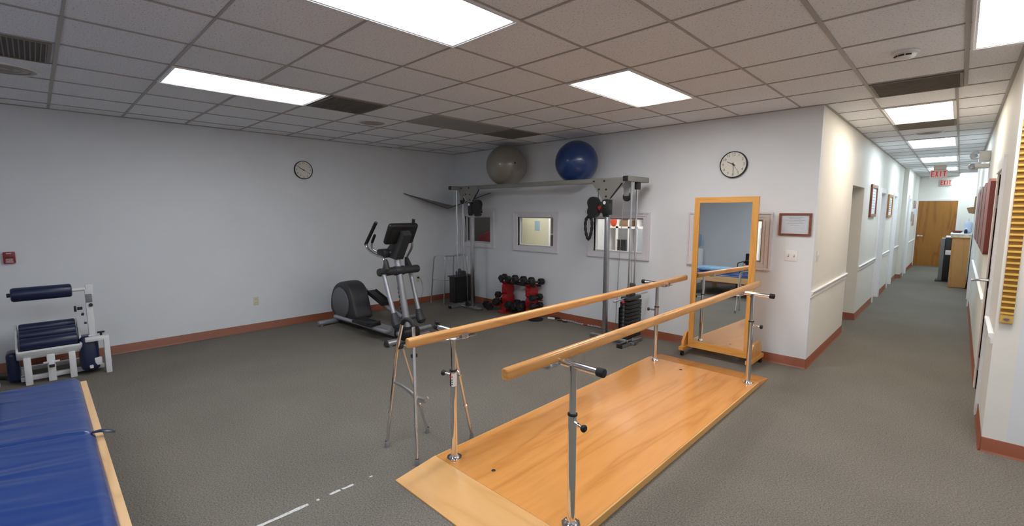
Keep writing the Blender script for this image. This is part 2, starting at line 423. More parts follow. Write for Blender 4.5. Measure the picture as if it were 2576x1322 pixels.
base('baseboard_corridor_right', [(XR, YF - .005, XR, 5.40, -1, 0), (XR, 6.38, XR, 11.65, -1, 0), (XR, 12.7, XR, 16.5, -1, 0)])
base('baseboard_right', [(XR, YF, XE, YF, 0, -1)])
base('baseboard_behind', [(XL, YN, XE, YN, 0, 1)])

def rail(name, segs, side):
    b = B()
    prof = [(0, 0), (.012, 0), (.012, .012), (.006, .016), (.012, .022), (.012, .034), (.02, .042), (.026, .05), (.026, .066), (.018, .072), (0, .072)]
    for x, y0, y1 in segs: b.prism([(x + side * u, .785 + z) for u, z in prof], 1, y0, y1)
    return struct(name, b, 'white')
rail('trim_1', [(XC, YB + .002, 7.87), (XC, 8.93, 10.87), (XC, 11.82, 13.22), (XC, 14.12, 15.38), (-1.0, 16.86, YE - .01)], 1)
rail('trim_2', [(XR, YF + .02, 5.39), (XR, 6.39, 11.64)], -1)

def casing(name, x, side, y0, y1, z1, w=.085, depth=.12, door='white', slab=True):
    """white door casing on a wall running along y, with jamb and a door leaf set back"""
    b = B(); s = side
    for a, c in ((y0 - w, y0), (y1, y1 + w)):
        b.box(x, a, 0, x + s * .018, c, z1 + w); b.box(x + s * .0005, (a - .0015) if a < y0 else c - .02, 0, x + s * .026, (a + .02) if a < y0 else c + .0015, z1 + w + .0015)
    b.box(x, y0, z1, x + s * .018, y1, z1 + w)
    b.box(x, y0, 0, x - s * depth, y0 + .015, z1).box(x, y1 - .015, 0, x - s * depth, y1, z1).box(x, y0 + .015, z1 - .015, x - s * depth, y1 - .015, z1)
    d = struct(name, b, 'white')
    if slab:
        xo = x - s * (depth - .002)
        struct('door_leaf', B().box(xo - s * .02, y0 + .016, .01, xo + s * .02, y1 - .016, z1 - .017), door, d)
        kn = B(); kx = xo + s * .02; ky = y1 - .09
        kn.cyl((kx, ky, .95), (kx + s * .05, ky, .95), .011).rbox((kx + s * .05, ky - .05, .95), (.018, .12, .02), .006)
        struct('door_lever', kn, 'alu', d)
    return d
casing('door_1', XC, 1, 10.97, 11.72, 2.06)
casing('door_2', XC, 1, 13.32, 14.02, 2.06)
casing('door_3', -1.0, 1, 16.05, 16.75, 2.05)
casing('door_4', XR, -1, 11.75, 12.6, 2.06)

# near right door: white casing towards us, taupe far jamb, leaf standing ajar into its room
b = B(); y0, y1, z1, w = 5.50, 6.22, 2.06, .1
b.box(XR, y0 - w, 0, XR - .02, y0, z1 + w).box(XR, y0, z1, XR - .02, y1 + .16, z1 + w)
b.box(XR, y0, 0, XR + .12, y0 + .015, z1).box(XR, y0 + .015, z1 - .015, XR + .12, y1, z1)
d5 = struct('door_5', b, 'white')
struct('jamb', B().box(XR - .004, y1, 0, XR + .04, y1 + .05, z1), 'taupe', d5)
struct('jamb_lining', B().box(XR + .04, y1, 0, XR + .12, y1 + .02, z1).box(XR - .012, y1 + .05, 0, XR, y1 + .16, z1), 'white', d5)
struct('door_leaf', B().box(XR + .06, y0 + .016, .01, XR + .10, y1 - .001, z1 - .017), 'white', d5)
k = B(); k.cyl((XR + .015, y1 - .002, 1.07), (XR + .015, y1 - .05, 1.07), .013).tube([(XR + .025, y1 - .05, 1.07), (XR - .05, y1 - .052, 1.068), (XR - .11, y1 - .05, 1.06)], [.014, .012, .011], 10)
k.lathe([(.001, .0), (.02, .0), (.02, .008), (.012, .014)], (XR + .018, y1 - .001, 1.07), (0, -1, 0), 16)
struct('door_lever', k, 'chrome', d5)
struct('latch_plate', B().box(XR + .006, y1 - .003, .90, XR + .03, y1, 1.0), 'darkmet', d5)
for z in (1.80, .25):
    h = B(); h.box(XR + .0, y1 - .004, z - .06, XR + .036, y1, z + .06)
    struct('hinge', h, 'greymet', d5)
struct('strike_plate', B().box(XR - .0215, y0 - .06, 1.08, XR - .02, y0 - .035, 1.24).box(XR - .023, y0 - .058, 1.13, XR - .02, y0 - .03, 1.16), 'darkmet', d5)

# end door
b = B(); x0, x1, z1, w = -.975, -.07, 2.045, .06
b.box(x0 - w, YE - .02, 0, x0, YE, z1 + w).box(x1, YE - .02, 0, x1 + w, YE, z1 + w).box(x0, YE - .02, z1, x1, YE, z1 + w)
de = struct('door_6', b, 'white')
struct('door_leaf', B().box(x0, YE - .012, .01, x1, YE - .001, z1), 'door', de)
k = B(); k.lathe([(.001, 0), (.03, 0), (.03, .01), (.012, .02)], (-.91, YE - .012, .95), (0, -1, 0), 16).cyl((-.91, YE - .02, .95), (-.91, YE - .06, .95), .011).rbox((-.86, YE - .06, .95), (.13, .018, .02), .006)
struct('door_lever', k, 'alu', de)

# rooms seen through the window wall
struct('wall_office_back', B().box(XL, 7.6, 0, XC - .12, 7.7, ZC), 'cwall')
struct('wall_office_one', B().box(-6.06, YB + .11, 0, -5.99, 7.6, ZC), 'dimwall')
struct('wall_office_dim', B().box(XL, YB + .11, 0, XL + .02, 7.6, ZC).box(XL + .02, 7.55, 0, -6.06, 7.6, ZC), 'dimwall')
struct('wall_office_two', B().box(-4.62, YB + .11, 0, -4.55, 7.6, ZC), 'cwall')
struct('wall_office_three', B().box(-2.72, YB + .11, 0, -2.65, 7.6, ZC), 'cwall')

# ------------------------------------------------------------------ ceiling fixtures
LS = 8.5
def setL(k, s):
    n = M[k].node_tree.nodes
    e = n['Emission']; e.inputs['Strength'].default_value *= s
    for q in n:
        if q.type == 'MATH' and q.operation == 'MULTIPLY_ADD': q.inputs[1].default_value *= s; q.inputs[2].default_value *= s
for k, s in (('L_white', 1.0), ('L_blue', .95), ('L_warm', 1.15), ('L_amber', .85), ('L_cool', .85), ('L_room', 1.2), ('L_dim', .10)): setL(k, s * LS)

def lightpanel(cx, cy, m, label, lx=.61, ly=1.222, z=ZG):
    t = thing('ceiling_light', label, 'ceiling light', (cx, cy, z), 0, 'fluorescent ceiling panels')
    b = B(); a, c = lx / 2, ly / 2
    b.rectframe(2, z - .006, z + .004, (cx - a, cy - c, cx + a, cy + c), (cx - a + .028, cy - c + .028, cx + a - .028, cy + c - .028))
    b.rectframe(2, z - .010, z - .005, (cx - a + .004, cy - c + .004, cx + a - .004, cy + c - .004), (cx - a + .014, cy - c + .014, cx + a - .014, cy + c - .014))
    part(t, 'frame', b, 'white')
    part(t, 'diffuser', B().box(cx - a + .028, cy - c + .028, z - .003, cx + a - .028, cy + c - .028, z + .002), m)
    return t
lightpanel(-4.662, 1.425, 'L_white', 'lit white ceiling panel over the open floor in front of the left wall clock')
lightpanel(-2.212, 1.425, 'L_blue', 'bluish lit ceiling panel cut by the top edge, above the parallel bars near end')
lightpanel(-2.212, 3.88, 'L_warm', 'warm lit ceiling panel above the parallel bars, towards the window wall')
lightpanel(.268, 3.88, 'L_warm', 'lit ceiling panel at the upper right corner beside the corridor mouth')
lightpanel(-.404, 6.965, 'L_amber', 'first ceiling panel inside the corridor, amber tinted', .58)
lightpanel(-.404, 10.03, 'L_cool', 'second ceiling panel along the corridor, cool white', .58)
lightpanel(-.404, 13.2, 'L_cool', 'third ceiling panel along the corridor, just before the hanging exit sign', .58)
lightpanel(-.404, 16.25, 'L_cool', 'fourth ceiling panel along the corridor, partly hidden by the hanging exit sign', .58)
lightpanel(.2, 18.95, 'L_cool', 'last ceiling panel at the corridor end, off to the right', .61)
lightpanel(-2.212, -1.025, 'L_white', 'ceiling panel behind the camera above the far end of the mat table')  # out of view; assumed from the panel spacing, added for its light
lightpanel(-6.55, 6.85, 'L_dim', 'dimmed ceiling panel in the room behind the first window')  # no panel is visible here; added to lift the dark room
lightpanel(.852, .8, 'L_warm', 'ceiling panel behind the camera on the right')  # out of view, added for light on the room
lightpanel(-5.05, 6.75, 'L_room', 'ceiling panel in the room behind the second window')
lightpanel(-3.45, 6.75, 'L_room', 'ceiling panel in the room behind the third window')
lightpanel(-2.0, 6.75, 'L_room', 'ceiling panel in the room behind the fourth window')

t = thing('ceiling_light', 'unlit grey ceiling panel next to the window wall, above the cable machine', 'ceiling light', (-4.662, 3.88, ZG), 0, 'fluorescent ceiling panels')
b = B(); b.rectframe(2, ZG - .006, ZG + .004, (-4.967, 3.269, -4.357, 4.491), (-4.94, 3.297, -4.384, 4.463)); part(t, 'frame', b, 'grid')
part(t, 'diffuser', B().box(-4.94, 3.297, ZG - .003, -4.384, 4.463, ZG + .002), 'offlens', 'unlit grey lens')

def grille(cx, cy, label, lx=.59, ly=.59, m='vent', opening=True):
    t = thing('ceiling_vent', label, 'air vent', (cx, cy, ZG), 0, 'ceiling air grilles'); z = ZG
    b = B(); a, c = lx / 2, ly / 2
    b.rectframe(2, z - .006, z + .003, (cx - a, cy - c, cx + a, cy + c), (cx - a + .02, cy - c + .02, cx + a - .02, cy + c - .02)); part(t, 'frame', b, m)
    b = B(); n = 22
    for i in range(n):
        y = cy - c + .025 + (ly - .05) * i / (n - 1); b.box(cx - a + .02, y - .0035, z - .004, cx + a - .02, y + .0035, z + .003)
    part(t, 'louvre', b, m)
    part(t, 'backing', B().box(cx - a + .02, cy - c + .02, z + .003, cx + a - .02, cy + c - .02, z + .006), 'ventd')
grille(-4.662, 2.36, 'dark square ceiling grille touching the far end of the lit panel at the left')
grille(-4.662, 4.82, 'dark square ceiling grille at the far end of the unlit panel')
grille(-4.662, -.12, 'dark square ceiling grille cut by the left edge of the picture')
grille(-.362, 5.43, 'brown ceiling grille at the corridor mouth just before the first corridor light')
grille(-.404, 7.88, 'grey ceiling grille just behind the amber corridor light', .57)

def roundvent(cx, cy, r, label, cat='ceiling speaker', m='gridc'):
    t = thing('ceiling_speaker', label, cat, (cx, cy, ZC), 0, 'round ceiling discs')
    part(t, 'rim', B().lathe([(r, 0), (r, -.008), (r - .012, -.012), (r - .02, -.008), (r - .02, -.001)], (cx, cy, ZC), (0, 0, 1), 36), m)
    b = B()
    for q in (.25, .5, .75): b.torus((cx, cy, ZC - .006), (0, 0, 1), r * q, .006, 32, 6)
    b.lathe([(.001, -.004), (r - .02, -.004)], (cx, cy, ZC), (0, 0, 1), 36); part(t, 'grille', b, 'grid')
roundvent(-5.34, 3.02, .17, 'round ceiling disc beyond the lit left panel')
roundvent(-5.40, -.07, .2, 'round ceiling disc at the left edge below the dark grille')
roundvent(-.40, 8.72, .16, 'round grey ceiling disc in the corridor before the second light')
solo('sprinkler_head', B().lathe([(.001, 0), (.028, 0), (.028, -.006), (.008, -.012), (.008, -.03), (.02, -.034), (.001, -.036)], (-.60, 8.70, ZC), (0, 0, 1), 16), 'gridc', 'tiny white sprinkler head beside the round disc in the corridor ceiling', 'sprinkler', (-.6, 8.7, ZC))
t = thing('smoke_detector', 'round white smoke detector on the ceiling above the corridor mouth', 'smoke detector', (-.357, 4.262, ZC))
part(t, 'base', B().lathe([(.075, 0), (.078, -.01), (.072, -.018), (.062, -.02)], (-.357, 4.262, ZC), (0, 0, 1), 32), 'gridc')
part(t, 'sensor_cap', B().lathe([(.062, -.018), (.058, -.036), (.05, -.044), (.02, -.048), (.001, -.048)], (-.357, 4.262, ZC), (0, 0, 1), 32), 'gridc')
b = B()
for a in (200, 238, 276): b.tube(arc((-.357, 4.262, ZC - .032), .0595, a, a + 30, 6, (1, 0, 0), (0, 1, 0)), .006, 6)
part(t, 'slot', b, 'dark')

# ------------------------------------------------------------------ parallel bars
pb = thing('parallel_bars', 'wooden parallel walking bars on chrome posts over an orange maple platform', 'parallel bars', (-1.867, 3.29, 0))
X0, X1, H = -2.437, -1.297, .05
part(pb, 'platform', B().box(X0, 1.78, .006, X1, 4.80, H), 'deck')
part(pb, 'edge_board', B().box(X1, 1.78, .004, X1 + .012, 4.80, H - .002), 'edge')
part(pb, 'edge_board', B().box(X0 - .012, 1.78, .004, X0, 4.80, H - .002), 'edge')
def rampmesh(ya, yb):
    b = B(); lo = .008
    return b.prism([(ya, 0), (yb, 0), (yb, H), (ya, lo)], 0, X0 - .012, X1 + .012)
part(pb, 'ramp', rampmesh(1.468, 1.778), 'ramp', 'pale maple ramp at the near end')
part(pb, 'ramp', rampmesh(5.112, 4.802), 'deck')
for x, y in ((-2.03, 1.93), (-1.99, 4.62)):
    part(pb, 'bolt', B().lathe([(.014, 0), (.014, .0015), (.009, .0015), (.007, .0006), (.001, .0006)], (x, y, H), (0, 0, 1), 16), 'dark')  # dark disc stands in for the shade inside an inset screw hole
posts = {}
for nm, x, y, s in (('nl', -2.335, 1.855, -1), ('nr', -1.365, 1.865, 1), ('fl', -2.335, 4.72, -1), ('fr', -1.362, 4.715, 1)):
    b = B().cyl((x, y, H), (x, y, .665), .0225, n=20).cyl((x, y, .655), (x, y, .925), .0178, n=20)
    p = part(pb, 'post', b, 'chrome')
    b = B(); a = .048
    b.prism([(x - a, y - .02), (x - .02, y - a), (x + .02, y - a), (x + a, y - .02), (x + a, y + .02), (x + .02, y + a), (x - .02, y + a), (x - a, y + .02)], 2, H, H + .006)
    b.lathe([(.036, .006), (.03, .012), (.024, .022), (.0225, .026)], (x, y, H), (0, 0, 1), 20)
    for dx in (-.034, .034): b.sphere((x + dx, y, H + .007), .006, 10, 6)
    part(p, 'floor_flange', b, 'chrome')
    part(p, 'collar', B().lathe([(.0225, 0), (.026, .001), (.026, .010), (.018, .012)], (x, y, .655), (0, 0, 1), 20), 'black')
    d = Vector((s * .96, -.28, 0)) if nm == 'nr' else Vector((s, -.1, 0))
    d.normalize(); c = Vector((x, y, .622))
    k = part(p, 'lock_knob', B().cyl(c + d * .018, c + d * .06, .010, n=14).cyl(c + d * .06, c + d * .082, .0065, n=12), 'chrome')
    b = B().lathe([(.007, 0), (.016, .006), (.0195, .014), (.0195, .020), (.014, .025), (.001, .026)], c + d * .078, d, 18)
    part(p, 'knob_head', b, 'black')
    xi, xo = x - s * .135, x + s * .175
    a = part(pb, 'side_arm', B().cyl((xi, y, .925), (xo, y, .925), .0195, n=20).cyl((x, y, .895), (x, y, .925), .023, n=18), 'chrome')
    part(a, 'end_cap', B().rcyl((xo - s * .03, y, .925), (xo + s * .012, y, .925), .0232, .005, 20), 'rubber')
    b = B(); xb = x - s * .105
    b.box(xb - .02, y - .10, .903, xb + .02, y + .10, .909); b.rbox((xb, y, .914), (.05, .055, .03), .006)
    part(a, 'rail_bracket', b, 'alu')
    if nm == 'nl':
        part(a, 'thumb_knob', B().cyl((xo + .01, y, .94), (xo + .01, y, .952), .008).lathe([(.01, 0), (.02, .004), (.022, .012), (.018, .02), (.001, .022)], (xo + .01, y, .95), (0, 0, 1), 16), 'black')
        z0 = .555
        b = B()
        for i in range(14):
            a0 = math.radians(-155 + 190 * i / 14); a1 = math.radians(-155 + 190 * (i + 1) / 14); r = .0229
            for k, (za, zb) in enumerate(((z0, z0 + .045), (z0 + .045, z0 + .09))):
                mi = 0 if i > 5 else (1 if k == 0 else 2)
                q = [(x + r * math.cos(t_), y + r * math.sin(t_), z) for t_, z in ((a0, za), (a1, za), (a1, zb), (a0, zb))]
                b.add(q, [(0, 1, 2, 3)], mi)
        for z in (.57, .585, .6, .62):
            b.rbox((x + .0115, y - .0198, z), (.007, .003, .008), .001, mi=1)
        part(p, 'sticker', b, ['white', 'dark', 'red'], 'white, black and red label')
def handrail(xa, ya, za, xb, yb, zb):
    b = B(); hw, hh, ch = .0225, .03, .011
    oc = [(-hw, -hh + ch), (-hw + ch, -hh), (hw - ch, -hh), (hw, -hh + ch), (hw, hh - ch), (hw - ch, hh), (-hw + ch, hh), (-hw, hh - ch)]
    n = 8; vs = []
    for x, y, z in ((xa, ya, za), (xb, yb, zb)): vs += [(x + u, y, z + v) for u, v in oc]
    b.add(vs, [tuple(range(n)), tuple(reversed(range(n, 2 * n)))] + [(i, n + i, n + (i + 1) % n, (i + 1) % n) for i in range(n)])
    o = part(pb, 'handrail', b, 'rail', ang=60)
    m = o.modifiers.new('round', 'BEVEL'); m.width = .006; m.segments = 2; m.limit_method = 'ANGLE'; m.angle_limit = .5
handrail(-2.232, 1.44, .948, -2.228, 5.205, .948)
handrail(-1.462, 1.462, .952, -1.462, 5.225, .955)

# ------------------------------------------------------------------ mirror on castors
tilt, yaw = math.radians(1.0), math.radians(-.4)
mm = thing('mobile_mirror', 'tall oak framed mirror on castors behind the far end of the parallel bars', 'mirror', (-1.885, 5.36, 0))
RM = Matrix.Translation((-1.885, 5.345, .1)) @ Matrix.Rotation(yaw, 4, 'Z') @ Matrix.Rotation(-tilt, 4, 'X')
def tr(b): b.v = [RM @ v for v in b.v]; return b
hw, top = .343, 1.768
def bar(q): return tr(B().prism(q, 1, -.014, .018))
f = .062
part(mm, 'stile', bar([(-hw, 0), (-hw + f, f + .02), (-hw + f, top - f), (-hw, top)]), 'frame')
part(mm, 'stile', bar([(hw, 0), (hw, top), (hw - f, top - f), (hw - f, f + .02)]), 'frame')
part(mm, 'top_rail', bar([(-hw, top), (-hw + f, top - f), (hw - f, top - f), (hw, top)]), 'framex')
part(mm, 'bottom_rail', bar([(-hw, 0), (hw, 0), (hw - f, f + .02), (-hw + f, f + .02)]), 'framex')
part(mm, 'mirror_glass', tr(B().box(-hw + f - .006, -.006, f + .012, hw - f + .006, .004, top - f + .006)), 'mirror')
part(mm, 'backing', tr(B().box(-hw + .02, .006, .02, hw - .02, .016, top - .02)), 'frame')
for sx in (-1, 1):
    x = -1.885 + sx * .375; yo = -.012 * sx
    b = B().prism([(5.205 + yo, .072), (5.66 + yo, .072), (5.66 + yo, .112), (5.205 + yo, .112)], 0, x - .028, x + .028)
    b.prism([(5.25 + yo, .112), (5.62 + yo, .112), (5.62 + yo, .165), (5.57 + yo, .27), (5.33 + yo, .27), (5.25 + yo, .165)], 0, x - .014, x + .014)
    ft = part(mm, 'foot', b, 'frame')
    for y in (5.235, 5.63):
        y += yo
        b = B().cyl((x, y, .055), (x, y, .073), .012).rbox((x, y + .004, .047), (.034, .03, .02), .005)
        b.rcyl((x - .014, y + .012, .0275), (x - .004, y + .012, .0275), .0275, .004).rcyl((x + .004, y + .012, .0275), (x + .014, y + .012, .0275), .0275, .004)
        part(ft, 'castor', b, 'black')

# ------------------------------------------------------------------ side walker by the bars
hw_ = thing('side_walker', 'folding chrome side walker with black grip standing beside the left bar', 'walker', (-2.69, 1.86, 0))
U = rounded([(-2.875, 1.662, .012), (-2.862, 1.76, .72), (-2.80, 1.78, .945), (-2.685, 1.785, .945), (-2.652, 1.765, .74), (-2.508, 1.672, .012)], .10, 8)
part(hw_, 'front_frame', B().tube(U, .0125, 14), 'chrome')
part(hw_, 'hand_grip', B().tube([Vector(u) for u in U if u.z > .895], .0165, 14), 'rubber')
U2 = rounded([(-2.838, 1.995, .012), (-2.862, 1.80, .722), (-2.60, 1.92, .79), (-2.462, 1.952, .82), (-2.462, 1.952, .8), (-2.516, 2.165, .03)], .03, 4)
part(hw_, 'rear_frame', B().tube(U2[:12], .0105, 12).tube([(-2.462, 1.952, .815), (-2.516, 2.165, .03)], .0105, 12), 'alu')
part(hw_, 'hinge', B().rbox((-2.858, 1.78, .728), (.035, .05, .035), .008), 'black')
part(hw_, 'hinge', B().rbox((-2.664, 1.772, .705), (.028, .045, .03), .008), 'black')
part(hw_, 'folding_brace', B().tube([(-2.858, 1.722, .475), (-2.79, 1.742, .462), (-2.70, 1.76, .43), (-2.64, 1.772, .40), (-2.585, 1.79, .395), (-2.55, 1.80, .425)], [.007, .011, .014, .016, .018, .008], 10, sx=1.3, sy=.5), 'alu')
part(hw_, 'side_latch', B().cyl((-2.495, 1.985, .595), (-2.475, 2.01, .57), .014).rbox((-2.47, 2.01, .555), (.05, .02, .02), .006), 'chrome')
for (a, q) in (((-2.862, 1.755, .72), (-2.875, 1.662, .012)), ((-2.652, 1.765, .74), (-2.508, 1.672, .012)), ((-2.862, 1.80, .72), (-2.838, 1.995, .012)), ((-2.462, 1.952, .815), (-2.516, 2.165, .03))):
    a, q = Vector(a), Vector(q); d = (q - a).normalized()
    part(hw_, 'height_collar', B().cyl(a.lerp(q, .66), a.lerp(q, .66) + d * .012, .0155), 'chrome')
    part(hw_, 'rubber_tip', B().lathe([(.012, .045), (.015, .04), (.017, .008), (.018, 0), (.001, 0)], (q.x, q.y, 0), (0, 0, 1), 16), 'grey')

# ------------------------------------------------------------------ white-metal walker in the corner
wk = thing('walking_frame', 'plain aluminium walking frame standing in the far corner by the weight stack', 'walker', (-6.72, 5.3, 0))
def leg(p): return p
A_, B_, C_, D_ = (-7.015, 5.065, 0), (-6.69, 5.12, 0), (-6.52, 5.60, 0), (-6.98, 5.56, 0)
ta, tb, tc_, td = (-6.93, 5.09, .90), (-6.66, 5.14, .905), (-6.55, 5.56, .91), (-6.9, 5.53, .9)
r = .0125
part(wk, 'side_frame', B().tube(rounded([A_, ta, tb, B_], .09, 7), r, 12), 'alu')
part(wk, 'side_frame', B().tube(rounded([D_, td, tc_, C_], .09, 7), r, 12), 'alu')
part(wk, 'top_bar', B().cyl((-6.66, 5.15, .897), (-6.55, 5.55, .897), .011), 'alu')
part(wk, 'brace', B().cyl((-6.975, 5.078, .45), (-6.675, 5.13, .46), .008).cyl((-6.674, 5.13, .45), (-6.534, 5.58, .45), .009).cyl((-6.945, 5.545, .45), (-6.535, 5.58, .45), .008), 'alu')
for p in (A_, B_, C_, D_): part(wk, 'rubber_tip', B().cyl((p[0], p[1], 0), (p[0], p[1], .035), .0165, .0145), 'grey')

# ------------------------------------------------------------------ elliptical trainer (runs along x, front at +x)
el = thing('elliptical_trainer', 'grey and silver elliptical cross trainer in front of the long left wall', 'exercise machine', (-5.93, 3.25, 0))
yc = 3.25
part(el, 'rear_stabiliser', B().rcyl((-6.76, yc - .39, .042), (-6.76, yc + .33, .042), .036, .008).box(-6.79, yc - .37, 0, -6.73, yc - .33, .02).box(-6.79, yc + .28, 0, -6.73, yc + .32, .02), 'silver')
fs_ = part(el, 'front_stabiliser', B().rcyl((-5.08, yc - .32, .045), (-5.08, yc + .36, .045), .04, .008).box(-5.11, yc - .29, 0, -5.05, yc - .25, .02).box(-5.11, yc + .29, 0, -5.05, yc + .33, .02), 'silver')
part(fs_, 'end_cap', B().rcyl((-5.08, yc - .335, .045), (-5.08, yc - .31, .045), .042, .006), 'charcoal')
part(el, 'base_rail', B().rbox((-5.86, yc - .02, .095), (1.72, .15, .085), .025), 'silver')
part(el, 'base_cover', B().rbox((-6.40, yc - .02, .10), (.72, .2, .10), .02), 'black')
part(el, 'transport_bar', B().rcyl((-5.03, yc - .20, .16), (-5.03, yc + .34, .16), .026, .006), 'silver')
# drive housing: a D-shaped shroud with a leaning top
prof = [(-6.86, .10), (-6.88, .28), (-6.85, .43), (-6.78, .55), (-6.68, .63), (-6.55, .675), (-6.42, .675), (-6.31, .63), (-6.24, .54), (-6.19, .40), (-6.13, .24), (-6.06, .10)]
def housing(ya, yb, ins, mid):
    bm = bmesh.new(); cx, cz = -6.50, .36; rings = []
    for y, k in ((ya, ins), (ya + .02, mid), (ya + .05, 1.), (yb - .05, 1.), (yb - .02, mid), (yb, ins)):
        rings.append([bm.verts.new((cx + (x - cx) * k, y, max(.09, cz + (z - cz) * k))) for x, z in prof])
    n = len(prof)
    for a, c in zip(rings, rings[1:]):
        for i in range(n): bm.faces.new((a[i], a[(i + 1) % n], c[(i + 1) % n], c[i]))
    bm.faces.new(rings[0]); bm.faces.new(list(reversed(rings[-1])))
    bmesh.ops.recalc_face_normals(bm, faces=bm.faces[:]); return B().bm(bm)
h_ = part(el, 'drive_housing', housing(yc - .15, yc + .15, .90, .965), 'charcoal', ang=60)
mo = h_.modifiers.new('smooth', 'SUBSURF'); mo.levels = 1; mo.render_levels = 2
for s in (-1, 1):
    part(el, 'crank_disc', B().lathe([(.001, .020), (.215, .018), (.228, .012), (.232, 0)], (-6.52, yc + s * .15, .355), (0, s, 0), 44), 'gdisc')
def pedal(y, crank, heel, toe, low, boot, zt):
    """foot arm from crank to swing link with its foot plate"""
    p = part(el, 'foot_arm', B().tube(rounded([crank, heel, toe, low, boot], .09, 6), .028, 14), 'silver')
    a, c = Vector(heel), Vector(toe); d = (c - a).normalized(); m = a.lerp(c, .62); L = .45
    u = Vector((0, 1, 0)); w = d.cross(u) * -1
    if w.z < 0: w = -w
    R = Matrix((d, u, w)).transposed()
    b = B().rbox(m + w * .045, (L, .185, .035), .014, 2, R).rbox(m + w * .065 + d * (L / 2 - .015), (.03, .165, .06), .013, 2, R)
    b.rbox(m + w * .062 + u * .075, (L * .9, .015, .04), .006, 2, R).rbox(m + w * .062 - u * .075, (L * .9, .015, .04), .006, 2, R)
    part(p, 'foot_plate', b, 'black')
pedal(3.0, (-6.52, 3.005, .165), (-6.0, 3.0, .17), (-5.45, 3.0, .17), (-5.12, 3.0, .165), (-4.99, 3.0, .30), .2)
pedal(3.5, (-6.66, 3.46, .60), (-6.42, 3.49, .485), (-5.98, 3.5, .325), (-5.50, 3.5, .21), (-5.20, 3.5, .29), .3)
# mast, pivot tube, swing links
mast = part(el, 'mast', B().tube([(-5.06, yc, .10), (-5.30, yc, 1.20)], [.052, .040], 20), 'silver')
b = B()
for i in range(8):
    z = .34 + i * .052; x = -5.06 - .24 * (z - .10) / 1.1
    b.rbox((x - .012, yc - .049 + i * .0008, z), (.014, .006, .034 if i % 3 else .026), .002)
part(mast, 'lettering', b, 'dark')
part(el, 'mast_foot', B().rbox((-5.09, yc, .13), (.26, .28, .17), .06, 3), 'black')
pv = Vector((-5.235, yc, .93))
b = B().rcyl((-5.235, yc - .315, .935), (-5.235, yc + .315, .935), .052, .025, 22).rcyl((-5.235, yc - .075, .935), (-5.235, yc + .075, .935), .062, .012, 22)
part(el, 'pivot_tube', b, 'charcoal')
def swing(y, topx, topz, botx, botz, upper, g0, cone):
    lk = part(el, 'swing_link', B().tube([(topx, y, topz), (botx, y, botz)], .0285, 16), 'silver')
    d = (Vector((botx, y, botz)) - Vector((topx, y, topz))).normalized(); q = Vector((botx, y, botz))
    part(lk, 'boot', B().tube([q - d * .09, q - d * .06, q + d * .03, q + d * .07 + Vector((.02, 0, 0)), q + d * .10 + Vector((.025, 0, 0))], [.036, .044, .062, .06, .03], 16), 'charcoal')
    hb = part(el, 'handlebar', B().tube(upper, .0165, 14), 'steel')
    part(hb, 'grip', B().tube(g0, [.019, .0215] + [.0215] * (len(g0) - 3) + [.0215, .016] if len(g0) > 3 else .0215, 14), 'rubber')
    part(hb, 'socket', B().tube(cone, [.05, .044, .03, .022], 16), 'charcoal')
swing(2.985, -5.18, .91, -4.955, .36, rounded([(-5.13, 2.985, 1.02), (-5.17, 2.985, 1.12), (-5.43, 2.985, 1.165), (-5.60, 2.985, 1.25), (-5.32, 2.985, 1.565)], .12, 8),
      [(-5.585, 2.985, 1.268), (-5.57, 2.985, 1.285), (-5.45, 2.985, 1.42), (-5.335, 2.985, 1.55), (-5.322, 2.985, 1.563)], [(-5.16, 2.985, .955), (-5.12, 2.985, 1.0), (-5.125, 2.985, 1.07), (-5.14, 2.985, 1.10)])
swing(3.515, -5.36, .89, -5.165, .30, rounded([(-5.42, 3.515, .98), (-5.44, 3.515, 1.07), (-5.30, 3.515, 1.22), (-5.29, 3.515, 1.34), (-5.25, 3.515, 1.61)], .12, 8),
      [(-5.293, 3.515, 1.33), (-5.291, 3.515, 1.345), (-5.275, 3.515, 1.45), (-5.255, 3.515, 1.59), (-5.252, 3.515, 1.603)], [(-5.39, 3.515, .95), (-5.41, 3.515, .99), (-5.43, 3.515, 1.05), (-5.44, 3.515, 1.08)])
# console on its neck, cup tray, fixed handles
part(el, 'console_neck', B().prism([(-5.36, 1.10), (-5.22, 1.08), (-5.02, 1.40), (-5.06, 1.46), (-5.12, 1.46), (-5.40, 1.22)], 1, yc - .06, yc + .06), 'charcoal')
Rc = Euler((0, math.radians(30), 0))
cc = Vector((-5.17, yc, 1.42))
cn = part(el, 'console', B().rbox(cc, (.075, .44, .30), .035, 3, Rc).rbox(cc + Rc.to_matrix() @ Vector((.028, 0, -.02)), (.04, .36, .22), .02, 2, Rc), 'black')
part(cn, 'screen', B().rbox(cc + Rc.to_matrix() @ Vector((-.037, 0, .02)), (.006, .30, .18), .003, 1, Rc), 'grey')
part(cn, 'badge', B().rbox(cc + Rc.to_matrix() @ Vector((.052, -.0, -.05)), (.014, .08, .035), .006, 2, Rc), 'silver', 'pale plate on the console back')
part(el, 'cup_tray', B().rbox((-5.43, yc, 1.155), (.19, .30, .11), .03, 3), 'black')
fh = part(el, 'fixed_handle', B().tube(rounded([(-5.24, yc - .02, 1.175), (-5.50, yc - .12, 1.165), (-5.585, yc - .17, 1.20), (-5.585, yc - .18, 1.27), (-5.50, yc - .18, 1.39)], .07, 6), .0135, 12), 'steel')
part(fh, 'grip', B().tube([(-5.568, yc - .18, 1.295), (-5.55, yc - .18, 1.32), (-5.50, yc - .18, 1.39), (-5.492, yc - .18, 1.402)], [.016, .0185, .0185, .013], 12), 'rubber')
